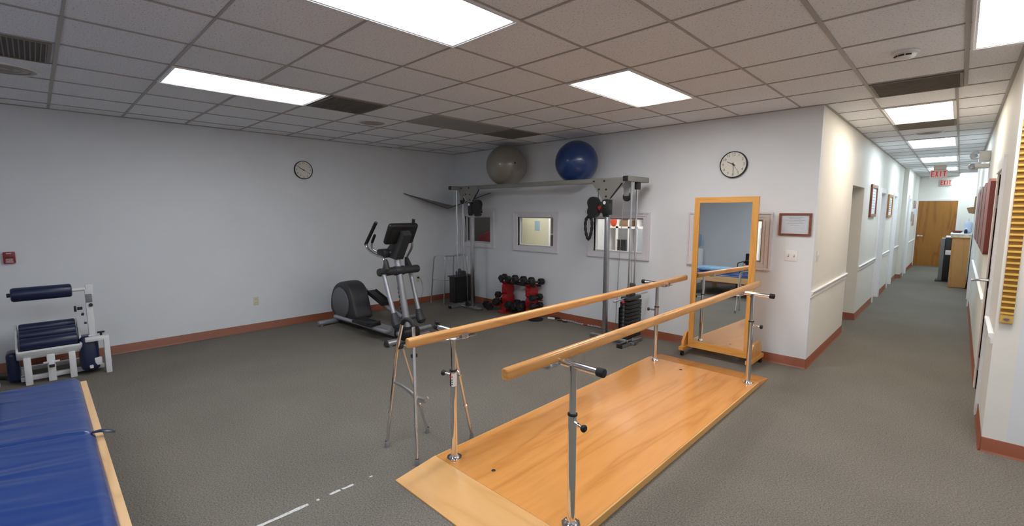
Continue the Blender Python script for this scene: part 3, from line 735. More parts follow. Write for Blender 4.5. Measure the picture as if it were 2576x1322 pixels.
fh = part(el, 'fixed_handle', B().tube(rounded([(-5.24, yc + .02, 1.175), (-5.50, yc + .12, 1.165), (-5.585, yc + .17, 1.20), (-5.585, yc + .18, 1.27), (-5.50, yc + .18, 1.39)], .07, 6), .0135, 12), 'steel')
part(fh, 'grip', B().tube([(-5.568, yc + .18, 1.295), (-5.55, yc + .18, 1.32), (-5.50, yc + .18, 1.39), (-5.492, yc + .18, 1.402)], [.016, .0185, .0185, .013], 12), 'rubber')

el.rotation_euler = (0, 0, math.radians(2.5))

# ------------------------------------------------------------------ cable crossover machine
cm = thing('cable_machine', 'grey twin column cable crossover machine along the window wall', 'exercise machine', (-4.65, 5.25, 0))
YU = 5.24
part(cm, 'top_beam', B().rbox((-4.66, YU, 2.107), (3.40, .075, .062), .006), 'greymet')
for sx, xe, xu in ((-1, -6.345, -6.02), (1, -2.945, -3.325)):
    part(cm, 'cross_tube', B().rbox((xe, 5.28, 2.105), (.075, .52, .066), .006), 'greymet')
    for y in (5.02, 5.54): part(cm, 'tube_cap', B().rbox((xe, y, 2.105), (.07, .012, .062), .004), 'black')
    g1, g2 = (xu - .22, xu + .28) if sx > 0 else (xu - .26, xu + .18)
    b = B().prism([(g1, 2.12), (g2, 2.12), (g2, 2.075), (xu + .06, 1.865), (xu - .06, 1.865), (g1, 2.075)], 1, YU - .047, YU - .039)
    gp = part(cm, 'gusset_plate', b, 'greymet')
    b = B()
    for x, z in ((g1 + .03, 2.10), (xu - .03, 2.10), (xu + .0, 1.99), (xu, 1.90), (xu - .11, 1.995)): b.rbox((x, YU - .05, z), (.022, .012, .022), .004)
    part(gp, 'bolt_head', b, 'black')
    part(gp, 'edge_strap', B().tube([(xu + .07, YU - .05, 1.875), (xu + .235, YU - .05, 2.065)], .009, 8), 'black')
    part(cm, 'upright', B().rbox((xu, YU, .98), (.056, .056, 1.86), .006), 'steel')
    part(cm, 'foot_beam', B().rbox(((xe + xu + .06 * -sx) / 2 - sx * .04, YU, .022), (abs(xe - xu) + .30, .07, .044), .006), 'steel')
    cb = part(cm, 'foot_beam', B().rbox((xe, 5.24, .024), (.075, .52, .048), .006), 'steel')
    part(cb, 'end_cap', B().rbox((xe, 4.985, .024), (.078, .02, .05), .005), 'black')
    part(cm, 'floor_plate', B().rbox((xu, YU, .05), (.11, .11, .012), .004), 'alu')
    for y in (5.17, 5.31): part(cm, 'guide_rod', B().cyl((xe, y, .05), (xe, y, 2.075), .0125, n=14), 'chrome')
    # weight stack
    b = B(); n = 10 if sx > 0 else 8; zt = .10
    for i in range(n):
        b.rbox((xe, 5.24, zt + .0235), (.12, .34, .043), .006); zt += .048
    ws = part(cm, 'weight_stack', b, 'black')
    if sx > 0:
        part(ws, 'selector_strip', B().rbox((xe - .0, 5.065, .34), (.03, .008, .44), .003), 'charcoal')
        b = B()
        for i in range(9): b.rbox((xe - .0, 5.058, .14 + i * .048), (.014, .006, .014), .002)
        part(ws, 'pin_hole', b, 'grey')
        part(ws, 'selector_pin', B().sphere((xe, 5.045, .575), .02, 14, 10), 'red')
        part(cm, 'stack_head', B().rbox((xe, 5.24, .615), (.13, .30, .045), .012).rcyl((xe, 5.24, .63), (xe, 5.24, .80), .05, .012).rcyl((xe, 5.17, .63), (xe, 5.17, .75), .028, .006), 'charcoal')
        part(cm, 'add_on_lever', B().cyl((xe - .02, 4.86, .605), (xe + .02, 5.62, .64), .010), 'steel')
        part(cm, 'stack_guard', B().box(xe - .062, 5.055, .09, xe - .066, 5.42, .50), 'black')
    else:
        part(cm, 'stack_guard', B().box(xe + .07, 5.05, .10, xe + .078, 5.44, .56).box(xe - .078, 5.05, .10, xe - .07, 5.44, .56).box(xe - .078, 5.045, .10, xe + .078, 5.053, .56), 'black')
        part(cm, 'stack_head', B().rbox((xe, 5.24, .60), (.12, .16, .10), .02).rcyl((xe, 5.20, .62), (xe, 5.20, .69), .035, .01), 'charcoal')
        part(cm, 'stack_cover_rim', B().rbox((xe, 5.24, .565), (.20, .44, .018), .006), 'charcoal')
    # top pulleys
    px = xe - sx * .09
    part(cm, 'pulley_bracket', B().prism([(px - .09, 2.08), (px + .10, 2.08), (px + .04, 1.99), (px + .034, 1.90), (px - .034, 1.90), (px - .04, 1.99)], 1, YU - .04, YU - .033), 'greymet')
    part(cm, 'pulley', B().torus((px, YU - .02, 1.89), (0, 1, 0), .045, .014, 28, 10).lathe([(.001, -.012), (.04, -.012), (.04, .012), (.001, .012)], (px, YU - .02, 1.89), (0, 1, 0), 24), 'black')
    part(cm, 'pulley', B().rbox((xe, 5.32, 2.03), (.04, .10, .10), .01), 'black')
    part(cm, 'cable', B().tube([(px - .05 * sx, YU - .02, 1.89), (px - .09 * sx, YU - .02, 1.0), (px - .12 * sx, YU - .02, .10)], .004, 8).tube([(px + .05 * sx, YU - .02, 1.89), (xe, YU, .75)], .004, 8), 'steel')
    part(cm, 'low_pulley', B().torus((px - .12 * sx, YU - .02, .07), (0, 1, 0), .045, .016, 28, 10).lathe([(.001, -.012), (.04, -.012), (.04, .012), (.001, .012)], (px - .12 * sx, YU - .02, .07), (0, 1, 0), 24), 'black')
    # sliding carriage with its swivelling double pulley
    cy_ = YU - .05; ps = -1 if sx > 0 else 1
    ca = part(cm, 'carriage', B().rbox((xu, YU - .01, 1.76), (.10, .10, .20), .012).rbox((xu - .09, YU - .02, 1.76) if sx > 0 else (xu + .08, YU - .02, 1.76), (.12, .07, .15), .012).rbox((xu + .02, YU - .03, 1.655), (.03, .04, .04), .006).rbox((xu - .03, YU - .03, 1.655), (.03, .04, .04), .006), 'black')
    hx = xu + ps * .19
    b = B(); oc = []
    for i in range(17): oc.append((hx + .085 * math.cos(PI * i / 16), 1.815 + .085 * math.sin(PI * i / 16)))
    oc += [(hx - .07, 1.76)]
    for i in range(17): oc.append((hx - .085 * math.cos(PI * i / 16), 1.705 - .085 * math.sin(PI * i / 16)))
    oc += [(hx + .07, 1.76)]
    part(ca, 'pulley_shell', b.prism(oc, 1, YU - .075, YU - .01), 'black')
    part(ca, 'latch', B().rbox((xu + .05, YU - .03, 1.765), (.03, .05, .09), .006), 'charcoal')
    part(ca, 'decal', B().lathe([(.001, .0), (.022, .0), (.022, .002), (.001, .002)], (xu - .012, YU - .0625, 1.82), (0, -1, 0), 18), 'white')
    if sx > 0:
        hpts = []
        for i in range(24):
            a_ = 2 * PI * i / 24; hpts.append((xu - .095 + .032 * math.sin(a_) ** 3, 1.755 + .0022 * (13 * math.cos(a_) - 5 * math.cos(2 * a_) - 2 * math.cos(3 * a_) - math.cos(4 * a_))))
        part(ca, 'decal', B().prism(hpts, 1, YU - .058, YU - .055), 'red', 'small red heart mark')
        part(cm, 'tension_cord', B().cyl((xu - .12, YU - .045, 2.0), (xu - .12, YU - .045, 1.84), .004), 'dark')
    part(ca, 'snap_hook', B().tube(arc((hx + ps * .10, YU - .045, 1.70), .03, 0, 330, 14, (1, 0, 0), (0, 0, 1)), .005, 8), 'alu')
st = thing('exercise_strap', 'black looped strap handle hanging from the right column pulley', 'strap', (-3.585, 5.195, 1.49), 0)
part(st, 'loop', B().torus((-3.588, 5.195, 1.49), (.1, 1, 0), .155, .022, 36, 10, sx=1., sy=.40) if False else B().tube([(-3.588 + .052 * math.sin(2 * PI * i / 36) + .008 * math.sin(4 * PI * i / 36), 5.195, 1.485 + .15 * math.cos(2 * PI * i / 36)) for i in range(36)], [.020 + .004 * math.sin(i * 2.2) for i in range(36)], 10, closed=True, up=(0, 1, 0)), 'rubber')
part(st, 'ring', B().torus((-3.583, 5.195, 1.665), (0, 1, 0), .018, .004, 18, 6), 'alu')

def ball(name, label, c, r, m, dent=0.):
    b = B().sphere((0, 0, 0), r, 64, 40)
    for v in b.v:
        if dent and v.z < -r + dent: v.z = -r + dent + (v.z + r - dent) * .35
    b.v = [v + Vector(c) for v in b.v]
    t = thing(name, label, 'exercise ball', c, 0, 'exercise balls on the cable machine')
    part(t, 'skin', b, m); return t
bt = ball('exercise_ball', 'grey exercise ball resting on the cable machine beam', (-5.36, 5.405, 2.441), .327, 'gball')
vd = Vector((.93, -.35, .05)).normalized(); vc = Vector((-5.36, 5.405, 2.441))
part(bt, 'valve_plug', B().lathe([(.001, .004), (.012, .004), (.015, -.002)], vc + vd * .327, vd, 14), 'dark')
ball('exercise_ball', 'blue exercise ball resting on the cable machine beam', (-3.98, 5.432, 2.399), .302, 'bball')

# ------------------------------------------------------------------ dumbbell rack
dr = thing('dumbbell_rack', 'small red two tier dumbbell rack against the window wall', 'rack', (-5.17, 5.53, 0))
for x in (-5.44, -4.90):
    b = B(); o = []
    zs = [.03, .10, .15, .20, .27, .32, .37, .43, .48, .53]
    wv = [.115, .105, .075, .10, .10, .07, .095, .095, .07, .115]
    o = [(5.53 - w, z) for z, w in zip(zs, wv)] + [(5.53 + w, z) for z, w in reversed(list(zip(zs, wv)))]
    up = part(dr, 'upright', b.prism(o, 0, x - .055, x + .055), 'red')
    b = B()
    for z in (.12, .24, .36, .46):
        b.rbox((x + .0, 5.53 - .10, z), (.085, .03, .03), .008)
    part(up, 'holder_lug', b, 'red')
    part(dr, 'foot', B().rbox((x, 5.52, .018), (.15, .34, .036), .012), 'red')
for y, z, w_ in ((5.47, .515, .80), (5.60, .515, .80), (5.45, .075, .52), (5.58, .075, .52)):
    part(dr, 'tier_rail', B().rbox((-5.17, y, z), (w_, .03, .03), .008), 'black')
for x, z, w_ in ((-4.79, .277, .13), (-4.785, .142, .13), (-5.555, .242, .13), (-5.60, .096, .20)):
    for y in (5.40, 5.60): part(dr, 'side_peg', B().rbox((x, y, z), (w_, .018, .018), .006), 'red')

def dumbbell_mesh(hr, L, hl):
    """axis along y, resting on its hex heads; origin at the centre"""
    hs = []; g = B()
    for s in (-1, 1):
        h = B(); hs.append(h)
        y0, y1 = s * (L / 2 - hl), s * L / 2
        ring = lambda r, y: [(r * math.cos(PI / 3 * i), y, r * math.sin(PI / 3 * i)) for i in range(6)]
        vs = ring(hr * .86, y0) + ring(hr, y0 + s * hl * .2) + ring(hr, y1 - s * hl * .22) + ring(hr * .82, y1)
        fs = [tuple(range(6)), tuple(range(18, 24))] + [(k * 6 + i, k * 6 + (i + 1) % 6, k * 6 + 6 + (i + 1) % 6, k * 6 + 6 + i) for k in range(3) for i in range(6)]
        bm = bmesh.new(); bv = [bm.verts.new(v) for v in vs]
        for f_ in fs: bm.faces.new([bv[i] for i in f_])
        bmesh.ops.recalc_face_normals(bm, faces=bm.faces[:]); h.bm(bm)
    g.tube([(0, -L / 2 + hl * .9, 0), (0, -.03, 0), (0, .03, 0), (0, L / 2 - hl * .9, 0)], [.013, .016, .016, .013], 12)
    return hs, g
def proto(hr, L, hl):
    o = bpy.data.objects.new('dumbbell', None); C.objects.link(o); o.empty_display_size = .05; FR[o.name] = Matrix.Identity(4)
    hs, g = dumbbell_mesh(hr, L, hl)
    for h in hs: part(o, 'weight_head', h, 'rubber', local=True, ang=20)
    part(o, 'handle', g, 'charcoal', local=True); return o
GRP = 'dumbbells on and around the red rack'
def put(src, used, loc, rot, label):
    if not used: o = src
    else:
        o = src.copy(); C.objects.link(o)
        for ch in src.children:
            c = ch.copy(); C.objects.link(c); c.parent = o
    o.location = loc; o.rotation_euler = rot; o['label'] = label; o['category'] = 'dumbbell'; o['group'] = GRP
    return o
small, big = proto(.056, .27, .085), proto(.068, .31, .10)
names = ['first', 'second', 'third', 'fourth', 'fifth']
for i, x in enumerate((-5.565, -5.36, -5.175, -4.99, -4.80)):
    put(small, i, (x, 5.53, .582), (0, 0, (.5, .06, -.05, .04, -.25)[i]), 'black dumbbell on the top tier of the red rack, %s from the left' % names[i])
for i, x in enumerate((-5.312, -5.17, -5.028)):
    put(big, i, (x, 5.515, .1525), (0, 0, 0), 'black dumbbell on the bottom tier of the red rack, %s from the left' % names[i])
put(small, 1, (-4.785, 5.50, .335), (0, 0, .02), 'black dumbbell held on the right side of the red rack, the upper one')
put(small, 1, (-4.78, 5.50, .20), (0, 0, -.02), 'black dumbbell held on the right side of the red rack, the lower one')
put(small, 1, (-5.56, 5.50, .30), (0, 0, .02), 'black dumbbell held on the left side of the red rack')
put(big, 1, (-5.60, 5.50, .168), (0, 0, .05), 'large black dumbbell at the lower left side of the red rack')
put(big, 1, (-5.87, 5.46, .0595), (0, 0, 1.1), 'large black dumbbell lying on the carpet left of the red rack')
b = B().lathe([(.02, 0), (.115, 0), (.12, .008), (.12, .02), (.10, .026), (.03, .026), (.02, .02)], (-4.70, 5.40, 0), (0, 0, 1), 32)
solo('weight_plate', b, 'rubber', 'black round weight plate lying on the carpet right of the red rack', 'weight plate', (-4.70, 5.40, 0))

# ------------------------------------------------------------------ loose attachments on the carpet by the window wall
ch = thing('pull_grip', 'white gripped cable handle lying by the baseboard beyond the left bar', 'handle', (-4.50, 5.60, 0))
part(ch, 'grip', B().rcyl((-4.60, 5.58, .018), (-4.49, 5.62, .018), .017, .004), 'white')
part(ch, 'webbing', B().tube(rounded([(-4.60, 5.58, .018), (-4.56, 5.68, .02), (-4.44, 5.70, .02), (-4.49, 5.62, .018)], .03), .006, 8, sx=1.6), 'black')
b = B(); random.seed(3); n = 30
for i in range(n):
    u = i / (n - 1); x = -4.36 + .70 * u; y = 5.655 + .018 * math.sin(9 * u)
    a = .12 * math.cos(9 * u)
    d = Vector((1, a, 0)).normalized(); sd = Vector((-a, 1, 0)).normalized()
    upv = Vector((0, 0, 1)) if i % 2 else sd; sid = sd if i % 2 else Vector((0, 0, 1))
    c = Vector((x, y, .0135))
    b.tube([c + d * .0165 * math.cos(2 * PI * k / 14) + sid * .0095 * math.sin(2 * PI * k / 14) for k in range(14)], .0034, 6, closed=True, up=upv, mi=1 if 17 <= i <= 19 else 0)
solo('chain', b, ['alu', 'red'], 'silver chain with a few red links lying along the baseboard', 'chain', (-4.0, 5.655, 0))
b = B().tube([(-4.40 + .05 * math.cos(t_ * .7) + .012 * t_, 5.60 + .03 * math.sin(t_ * 1.3), .008 + .004 * (t_ % 2)) for t_ in range(14)], .006, 8)
solo('strap', b, 'black', 'thin black strap crumpled beside the silver chain', 'strap', (-4.35, 5.6, 0))
b = B().rbox((-6.86, -.335, .016), (.16, .05, .03), .012, rot=Euler((0, 0, .7))).rbox((-6.80, -.28, .014), (.10, .04, .026), .01, rot=Euler((0, 0, -.4)))
solo('crumpled_strap', b, 'rubber', 'small dark crumpled strap on the carpet at the left edge', 'strap', (-6.85, -.33, 0))

# ------------------------------------------------------------------ white bench machine with navy pads by the left wall
bn = thing('back_exercise_bench', 'white enamel back exercise bench with navy pads beside the left wall', 'exercise machine', (-6.62, .1, 0))
Xf = -6.47
Rt = Euler((0, math.radians(32), 0))
def seatp(u, y, w): return Vector((Xf, 0, .30)) + Rt.to_matrix() @ Vector((u, 0, w)) + Vector((0, y, 0))
b = B()
b.rbox(seatp(.0, .012, .0), (.035, .475, .10), .02, 2, Rt)
b.rbox(seatp(-.20, .012, -.03), (.40, .43, .02), .006, 2, Rt)
for y in (-.215, .24): b.rbox(seatp(-.20, y, .0), (.42, .02, .10), .008, 2, Rt)
part(bn, 'seat_tray', b, 'wmetal')
for u, rr in ((-.085, .066), (-.215, .06), (-.325, .05)):
    part(bn, 'seat_pad', B().rcyl(seatp(u, -.195, .055), seatp(u, .222, .055), rr, .016, 24), 'navy', 'rolled navy seat cushion')
for y in (-.155, .165): part(bn, 'leg', B().rbox((Xf + .0, y, .135), (.05, .052, .27), .006), 'wmetal')
cp = part(bn, 'centre_post', B().rbox((Xf - .02, .01, .14), (.055, .06, .28), .006), 'wmetal')
part(cp, 'clamp_sleeve', B().rbox((Xf + .03, .012, .185), (.07, .045, .05), .006).rbox((Xf + .02, .012, .20), (.012, .12, .018), .004), 'wmetal')
part(cp, 'tube_plug', B().rbox((Xf + .064, .012, .168), (.012, .04, .03), .004), 'dark')
for c_, s_ in (((-6.56, .10, .045), (.045, .62, .045)), ((-6.92, .06, .06), (.045, .60, .045)), ((-6.74, -.19, .045), (.42, .045, .045)), ((-6.74, .31, .045), (.42, .045, .045))):
    part(bn, 'base_bar', B().rbox(c_, s_, .006), 'wmetal')
part(bn, 'corner_leg', B().rbox((-6.40, .435, .185), (.05, .048, .37), .006).rbox((-6.42, .365, .375), (.05, .19, .045), .006), 'wmetal')
po = part(bn, 'tall_post', B().rbox((-6.50, .335, .62), (.05, .055, .56), .006).rbox((-6.50, .335, .37), (.06, .065, .08), .006), 'wmetal')
part(po, 'scale_plate', B().rbox((-6.474, .335, .80), (.006, .05, .09), .002), 'grey')
b = B().rcyl((-6.475, .345, .73), (-6.455, .345, .73), .017, .004).rcyl((-6.50, .28, .70), (-6.50, .24, .70), .016, .004).rbox((-6.50, .225, .70), (.03, .02, .06), .006).rcyl((-6.46, .285, .64), (-6.46, .265, .645), .015, .004).rcyl((-6.46, .30, .545), (-6.46, .28, .55), .011, .003)
part(po, 'adjuster_knob', b, 'black')
part(po, 'wing_nut', B().rcyl((-6.44, .40, .40), (-6.44, .40, .425), .01, .003).rbox((-6.44, .40, .435), (.012, .06, .02), .004), 'black')
ar = part(bn, 'roller_arm', B().cyl((-6.50, .36, .90), (-6.50, .20, .895), .018), 'wmetal')
part(bn, 'post_head', B().rbox((-6.50, .345, .885), (.056, .06, .12), .008), 'wmetal')
part(bn, 'top_roller', B().rcyl((-6.50, -.215, .898), (-6.50, .215, .898), .068, .02, 28).cyl((-6.50, -.24, .898), (-6.50, -.21, .898), .02), 'navy', 'long navy roller pad')
part(bn, 'side_pad', B().rbox((-6.60, .30, .205), (.34, .15, .37), .05, 4, Euler((0, -.12, 0))), 'navy', 'upright dark navy pad')
part(bn, 'side_pad', B().rbox((-6.66, -.255, .17), (.20, .09, .30), .035, 3), 'navy', 'upright dark navy pad')
part(bn, 'pad_bracket', B().rbox((-6.44, .36, .13), (.04, .06, .08), .006).rbox((-6.40, .30, .09), (.03, .03, .03), .004), 'wmetal')

# ------------------------------------------------------------------ blue mat table, bottom left
mt = thing('mat_table', 'low blue vinyl mat table with pale wood edge, bottom left', 'treatment table', (-3.0, -.6, 0))
TX0, TX1, TY0, TY1, TZ = -4.56, -2.02, -1.42, .155, .50
bm = bmesh.new(); nx, ny = 240, 60; r = .035
vv = [[None] * (ny + 1) for _ in range(nx + 1)]
random.seed(5); CREASE = []
for k_ in range(26): CREASE.append((-4.45 + 2.35 * k_ / 25 + random.uniform(-.05, .05), random.uniform(.15, .55), random.uniform(.012, .03), random.choice((1, 1, -1)) * random.uniform(.002, .0055), random.uniform(-.35, .12)))
for i in range(nx + 1):
    for j in range(ny + 1):
        x = TX0 + (TX1 - TX0) * i / nx; y = TY0 + (TY1 - .012 - TY0) * j / ny
        ex = min(x - TX0, TX1 - x); ey = min(y - TY0, TY1 - .012 - y); e = max(0, r - min(ex, ey, r))
        z = TZ - (r - math.sqrt(max(0, r * r - e * e)))
        k_ = min(1, min(ex, ey) / .12); sd = x + 3.31 - .33 * (y - .155); seam = abs(sd)
        z += .004 * math.sin(3.1 * x + 5.2 * y) * k_
        for c0, sl, wd, h0, ye in CREASE:
            q = x - c0 - sl * (y - .155); fade = math.exp(-((y - ye) / .22) ** 2)
            z += h0 * fade * math.exp(-(q / wd) ** 2) * min(1, ey / .05)
        z += .007 * math.exp(-(seam / .07) ** 2) - .020 * math.exp(-(seam / .009) ** 2)
        vv[i][j] = bm.verts.new((x, y, z))
for i in range(nx):
    for j in range(ny): bm.faces.new((vv[i][j], vv[i + 1][j], vv[i + 1][j + 1], vv[i][j + 1]))
rim = [vv[i][0] for i in range(nx + 1)] + [vv[nx][j] for j in range(1, ny + 1)] + [vv[i][ny] for i in range(nx - 1, -1, -1)] + [vv[0][j] for j in range(ny - 1, 0, -1)]
low = [bm.verts.new((v.co.x, v.co.y, .445)) for v in rim]
for i in range(len(rim)):
    k_ = (i + 1) % len(rim); bm.faces.new((rim[k_], rim[i], low[i], low[k_]))
bmesh.ops.recalc_face_normals(bm, faces=bm.faces[:])
mp_ = part(mt, 'mat', B().bm(bm), 'bluevinyl', ang=70)
part(mp_, 'pull_tab', B().tube([(-3.345, .13, .493), (-3.33, .165, .497), (-3.322, .20, .488), (-3.318, .225, .474)], [.012, .016, .018, .008], 10, sx=.35, sy=1.2), 'navy')
b = B().box(TX0 - .005, TY1 - .03, .33, TX1 + .02, TY1 + .022, .456).box(TX0 - .005, TY0 - .02, .33, TX1 + .02, TY0 + .03, .456)
b.box(TX0 - .005, TY0 + .03, .33, TX0 + .03, TY1 - .03, .456).box(TX1 - .03, TY0 + .03, .33, TX1 + .02, TY1 - .03, .456).box(TX0 + .03, TY0 + .03, .425, TX1 - .03, TY1 - .03, .445)
part(mt, 'frame', b, 'tablew')
for x in (TX0 + .06, TX1 - .06):
    for y in (TY0 + .07, TY1 - .06): part(mt, 'leg', B().rbox((x, y, .166), (.09, .09, .332), .006), 'tablew')
pw = thing('pillow', 'pale blue pillow on the mat table, seen in the mirror', 'pillow', (-4.13, -.45, .5))
b = B().rbox((-4.13, -.45, .565), (.80, .42, .11), .05, 5); part(pw, 'cushion', b, 'bluepil', ang=70)

# seen only in the mirror: water cooler and a black framed chair behind the mat table
wc = thing('water_cooler', 'white water cooler with blue bottle, seen at the left of the mirror', 'water cooler', (-5.30, -1.95, 0))
part(wc, 'cabinet', B().rbox((-5.30, -1.95, .475), (.31, .33, .95), .02).rbox((-5.30, -1.78, .74), (.2, .03, .2), .01), 'white')
part(wc, 'tap', B().rcyl((-5.34, -1.77, .80), (-5.34, -1.74, .80), .014, .003).rcyl((-5.26, -1.77, .80), (-5.26, -1.74, .80), .014, .003), 'red')
part(wc, 'bottle', B().lathe([(.03, .94), (.05, .97), (.13, 1.02), (.135, 1.06), (.128, 1.10), (.135, 1.14), (.135, 1.20), (.128, 1.24), (.135, 1.28), (.13, 1.33), (.001, 1.35)], (-5.30, -1.95, 0), (0, 0, 1), 28), 'water')
cr = thing('chair', 'black framed chair behind the mat table, seen at the right of the mirror', 'chair', (-3.78, -1.78, 0))
part(cr, 'seat', B().rbox((-3.78, -1.78, .46), (.48, .46, .06), .02), 'black')
part(cr, 'backrest', B().rbox((-3.78, -2.02, .74), (.46, .05, .30), .02), 'black')
for s in (-1, 1):
    part(cr, 'arm_frame', B().tube(rounded([(-3.78 + s * .26, -1.56, .01), (-3.78 + s * .26, -1.56, .66), (-3.78 + s * .26, -2.0, .68), (-3.78 + s * .26, -2.05, .01)], .05), .012, 10), 'black')

# ------------------------------------------------------------------ wall clocks
def clock(label, c, R, e1, nrm, hour, minute, second):
    """e1: right-hand direction of the dial seen from the room"""
    c, e1, nrm = Vector(c), Vector(e1), Vector(nrm); up = Vector((0, 0, 1))
    t = thing('wall_clock', label, 'clock', c, 0, 'round wall clocks')
    part(t, 'rim', B().lathe([(R * .93, .028), (R * .97, .036), (R, .030), (R, 0), (.001, 0)], c, nrm, 48), 'black')
    d = part(t, 'dial', B().lathe([(R * .935, .018), (R * .935, .024), (.001, .024)], c, nrm, 48), 'face')
    b = B(); m0 = Matrix((e1, up, nrm)).transposed().to_4x4()
    for h in range(1, 13):
        a = math.radians(90 - 30 * h); q = c + nrm * .0245 + R * .76 * (math.cos(a) * e1 + math.sin(a) * up)
        b.text(str(h), R * .29, Matrix.Translation(q) @ m0, .0006)
    part(d, 'numerals', b, 'numer')
    for nm, deg, L, w, off in (('hour_hand', hour, .52, .022, .026), ('minute_hand', minute, .78, .014, .028), ('second_hand', second, .70, .007, .030)):
        a = math.radians(90 - deg); dr_ = math.cos(a) * e1 + math.sin(a) * up; sd = nrm.cross(dr_)
        p0, p1 = c + nrm * off - dr_ * R * .16, c + nrm * off + dr_ * R * L
        w *= R * 1.6
        vs = [p0 - sd * w, p0 + sd * w, p1 + sd * w * .5, p1 - sd * w * .5]
        b = B().add(vs + [v + nrm * .0015 for v in vs], [(0, 3, 2, 1), (4, 5, 6, 7), (0, 1, 5, 4), (1, 2, 6, 5), (2, 3, 7, 6), (3, 0, 4, 7)])
        part(t, nm, b, 'dark')
    part(t, 'hub', B().lathe([(.008, .024), (.008, .033), (.001, .033)], c, nrm, 12), 'dark')
clock('round black rimmed wall clock on the window wall above the mirror', (-1.943, YB, 2.25), .152, (1, 0, 0), (0, -1, 0), 298, 178, 145)
clock('round black rimmed wall clock on the long left wall', (XL, 2.872, 2.318), .134, (0, 1, 0), (1, 0, 0), 297, 300, 122)

# ------------------------------------------------------------------ small things on the walls
fa = thing('fire_alarm', 'dark red fire alarm pull station on the left wall above the bench', 'fire alarm', (XL, -.21, 1.217))
part(fa, 'housing', B().rbox((XL + .02, -.21, 1.217), (.04, .088, .122), .008), 'redal')
b = B().rbox((XL + .042, -.21, 1.262), (.006, .04, .008), .002)
for i in range(5): b.rbox((XL + .042, -.21, 1.205 - i * .009), (.004, (.05, .056, .044, .056, .06)[i], .0035), .001)
part(fa, 'lettering', b, 'white')
part(fa, 'pull_bar', B().rbox((XL + .044, -.21, 1.228), (.012, .066, .018), .004), 'maroon')

def outlet(c, label, plug=False):
    t = thing('wall_outlet', label, 'outlet', c); x, y, z = c
    part(t, 'plate', B().rbox((x + .004, y, z), (.008, .072, .116), .003), 'ivory')
    b = B()
    for dz in (-.028, .028): b.rbox((x + .008, y, z + dz), (.004, .034, .030), .002)
    f_ = part(t, 'socket_face', b, 'ivory'); b = B()
    for dz in (-.028, .028):
        for dy in (-.008, .008): b.rbox((x + .0105, y + dy, z + dz + .003), (.002, .003, .012), .0005)
    part(f_, 'slot', b, 'dark')
outlet((XL, 2.12, .428), 'ivory wall outlet low on the long left wall, between the bench and the elliptical trainer')
outlet((XL, 4.87, .46), 'ivory wall outlet with a cord plugged in, near the far left corner')
pc = thing('power_cord', 'thin grey power cord hanging from the outlet near the far left corner', 'cord', (XL, 4.87, .488))
part(pc, 'plug', B().rbox((XL + .025, 4.87, .488), (.03, .03, .028), .006), 'black')
part(pc, 'lead', B().tube(rounded([(XL + .035, 4.87, .488), (XL + .06, 4.90, .46), (XL + .06, 4.955, .28), (XL + .05, 4.93, .13), (XL + .05, 4.80, .02), (XL + .12, 4.60, .006)], .12, 8), .0035, 8), 'grey')

def switch(c, ax, n, label):
    t = thing('light_switch', label, 'light switch', c); x, y, z = c
    w = .07 if n == 1 else .122
    if ax == 'y':
        part(t, 'plate', B().rbox((x, y - .004, z), (w, .008, .116), .003), 'white')
        for dx in ((-.028, .028) if n == 2 else (0,)):
            tg = part(t, 'toggle', B().rbox((x + dx, y - .012, z + .004), (.010, .016, .022), .003), 'white')
            part(tg, 'slot', B().rbox((x + dx, y - .0085, z), (.014, .002, .028), .0005), 'grey')
    else:
        part(t, 'plate', B().rbox((x + .004, y, z), (.008, w, .116), .003), 'white')
        part(t, 'toggle', B().rbox((x + .012, y, z + .004), (.016, .010, .022), .003), 'white')
switch((-1.294, YB, 1.228), 'y', 2, 'white double light switch below the framed certificate')
switch((XC, 5.93, 1.225), 'x', 1, 'white single light switch just round the corner in the corridor')

ct = thing('framed_certificate', 'small cherry framed certificate on the window wall beside the corner', 'picture frame', (-1.276, YB, 1.568))
o_, i_ = (-1.430, 1.447, -1.123, 1.690), (-1.408, 1.469, -1.145, 1.668)
part(ct, 'frame', B().rectframe(1, YB - .022, YB - .001, o_, i_), 'pic')
sh = part(ct, 'sheet', B().box(i_[0], YB - .008, i_[1], i_[2], YB - .004, i_[3]), 'paper')
b = B()
for i, (z, w_) in enumerate(((1.645, .15), (1.628, .11), (1.612, .2), (1.594, .13), (1.576, .16), (1.560, .09))): b.box(-1.2765 - w_ / 2, YB - .0086, z, -1.2765 + w_ / 2, YB - .008, z + .004)
part(sh, 'text_lines', b, 'ink')
part(ct, 'glazing', B().box(i_[0], YB - .013, i_[1], i_[2], YB - .011, i_[3]), 'pane')

# sagging grey net slung across the far left corner
bm = bmesh.new(); A0, C0, K0 = Vector((XL + .012, 4.61, 2.02)), Vector((-6.053, YB - .012, 2.035)), Vector((XL + .02, YB - .02, 1.815))
n = 24; rows = []
for i in range(n + 1):
    u = i / n; fr_ = A0.lerp(C0, u); fr_.z -= .275 * (1 - abs(2 * u - 1)) ** 1.05
    row = []
    for j in range(9):
        v = j / 8; e_ = A0.lerp(K0, u * 2) if u < .5 else K0.lerp(C0, u * 2 - 1)
        q = fr_.lerp(e_, v); q.z -= .01 * math.sin(PI * v) * math.sin(PI * u); row.append(bm.verts.new(q))
    rows.append(row)
for i in range(n):
    for j in range(8): bm.faces.new((rows[i][j], rows[i + 1][j], rows[i + 1][j + 1], rows[i][j + 1]))
bmesh.ops.remove_doubles(bm, verts=bm.verts[:], dist=1e-4)
cn_ = thing('corner_net', 'empty grey net slung across the far left corner above the walking frame', 'net', (-6.9, 5.5, 1.85))
nm_ = part(cn_, 'netting', B().bm(bm), 'net', ang=80)
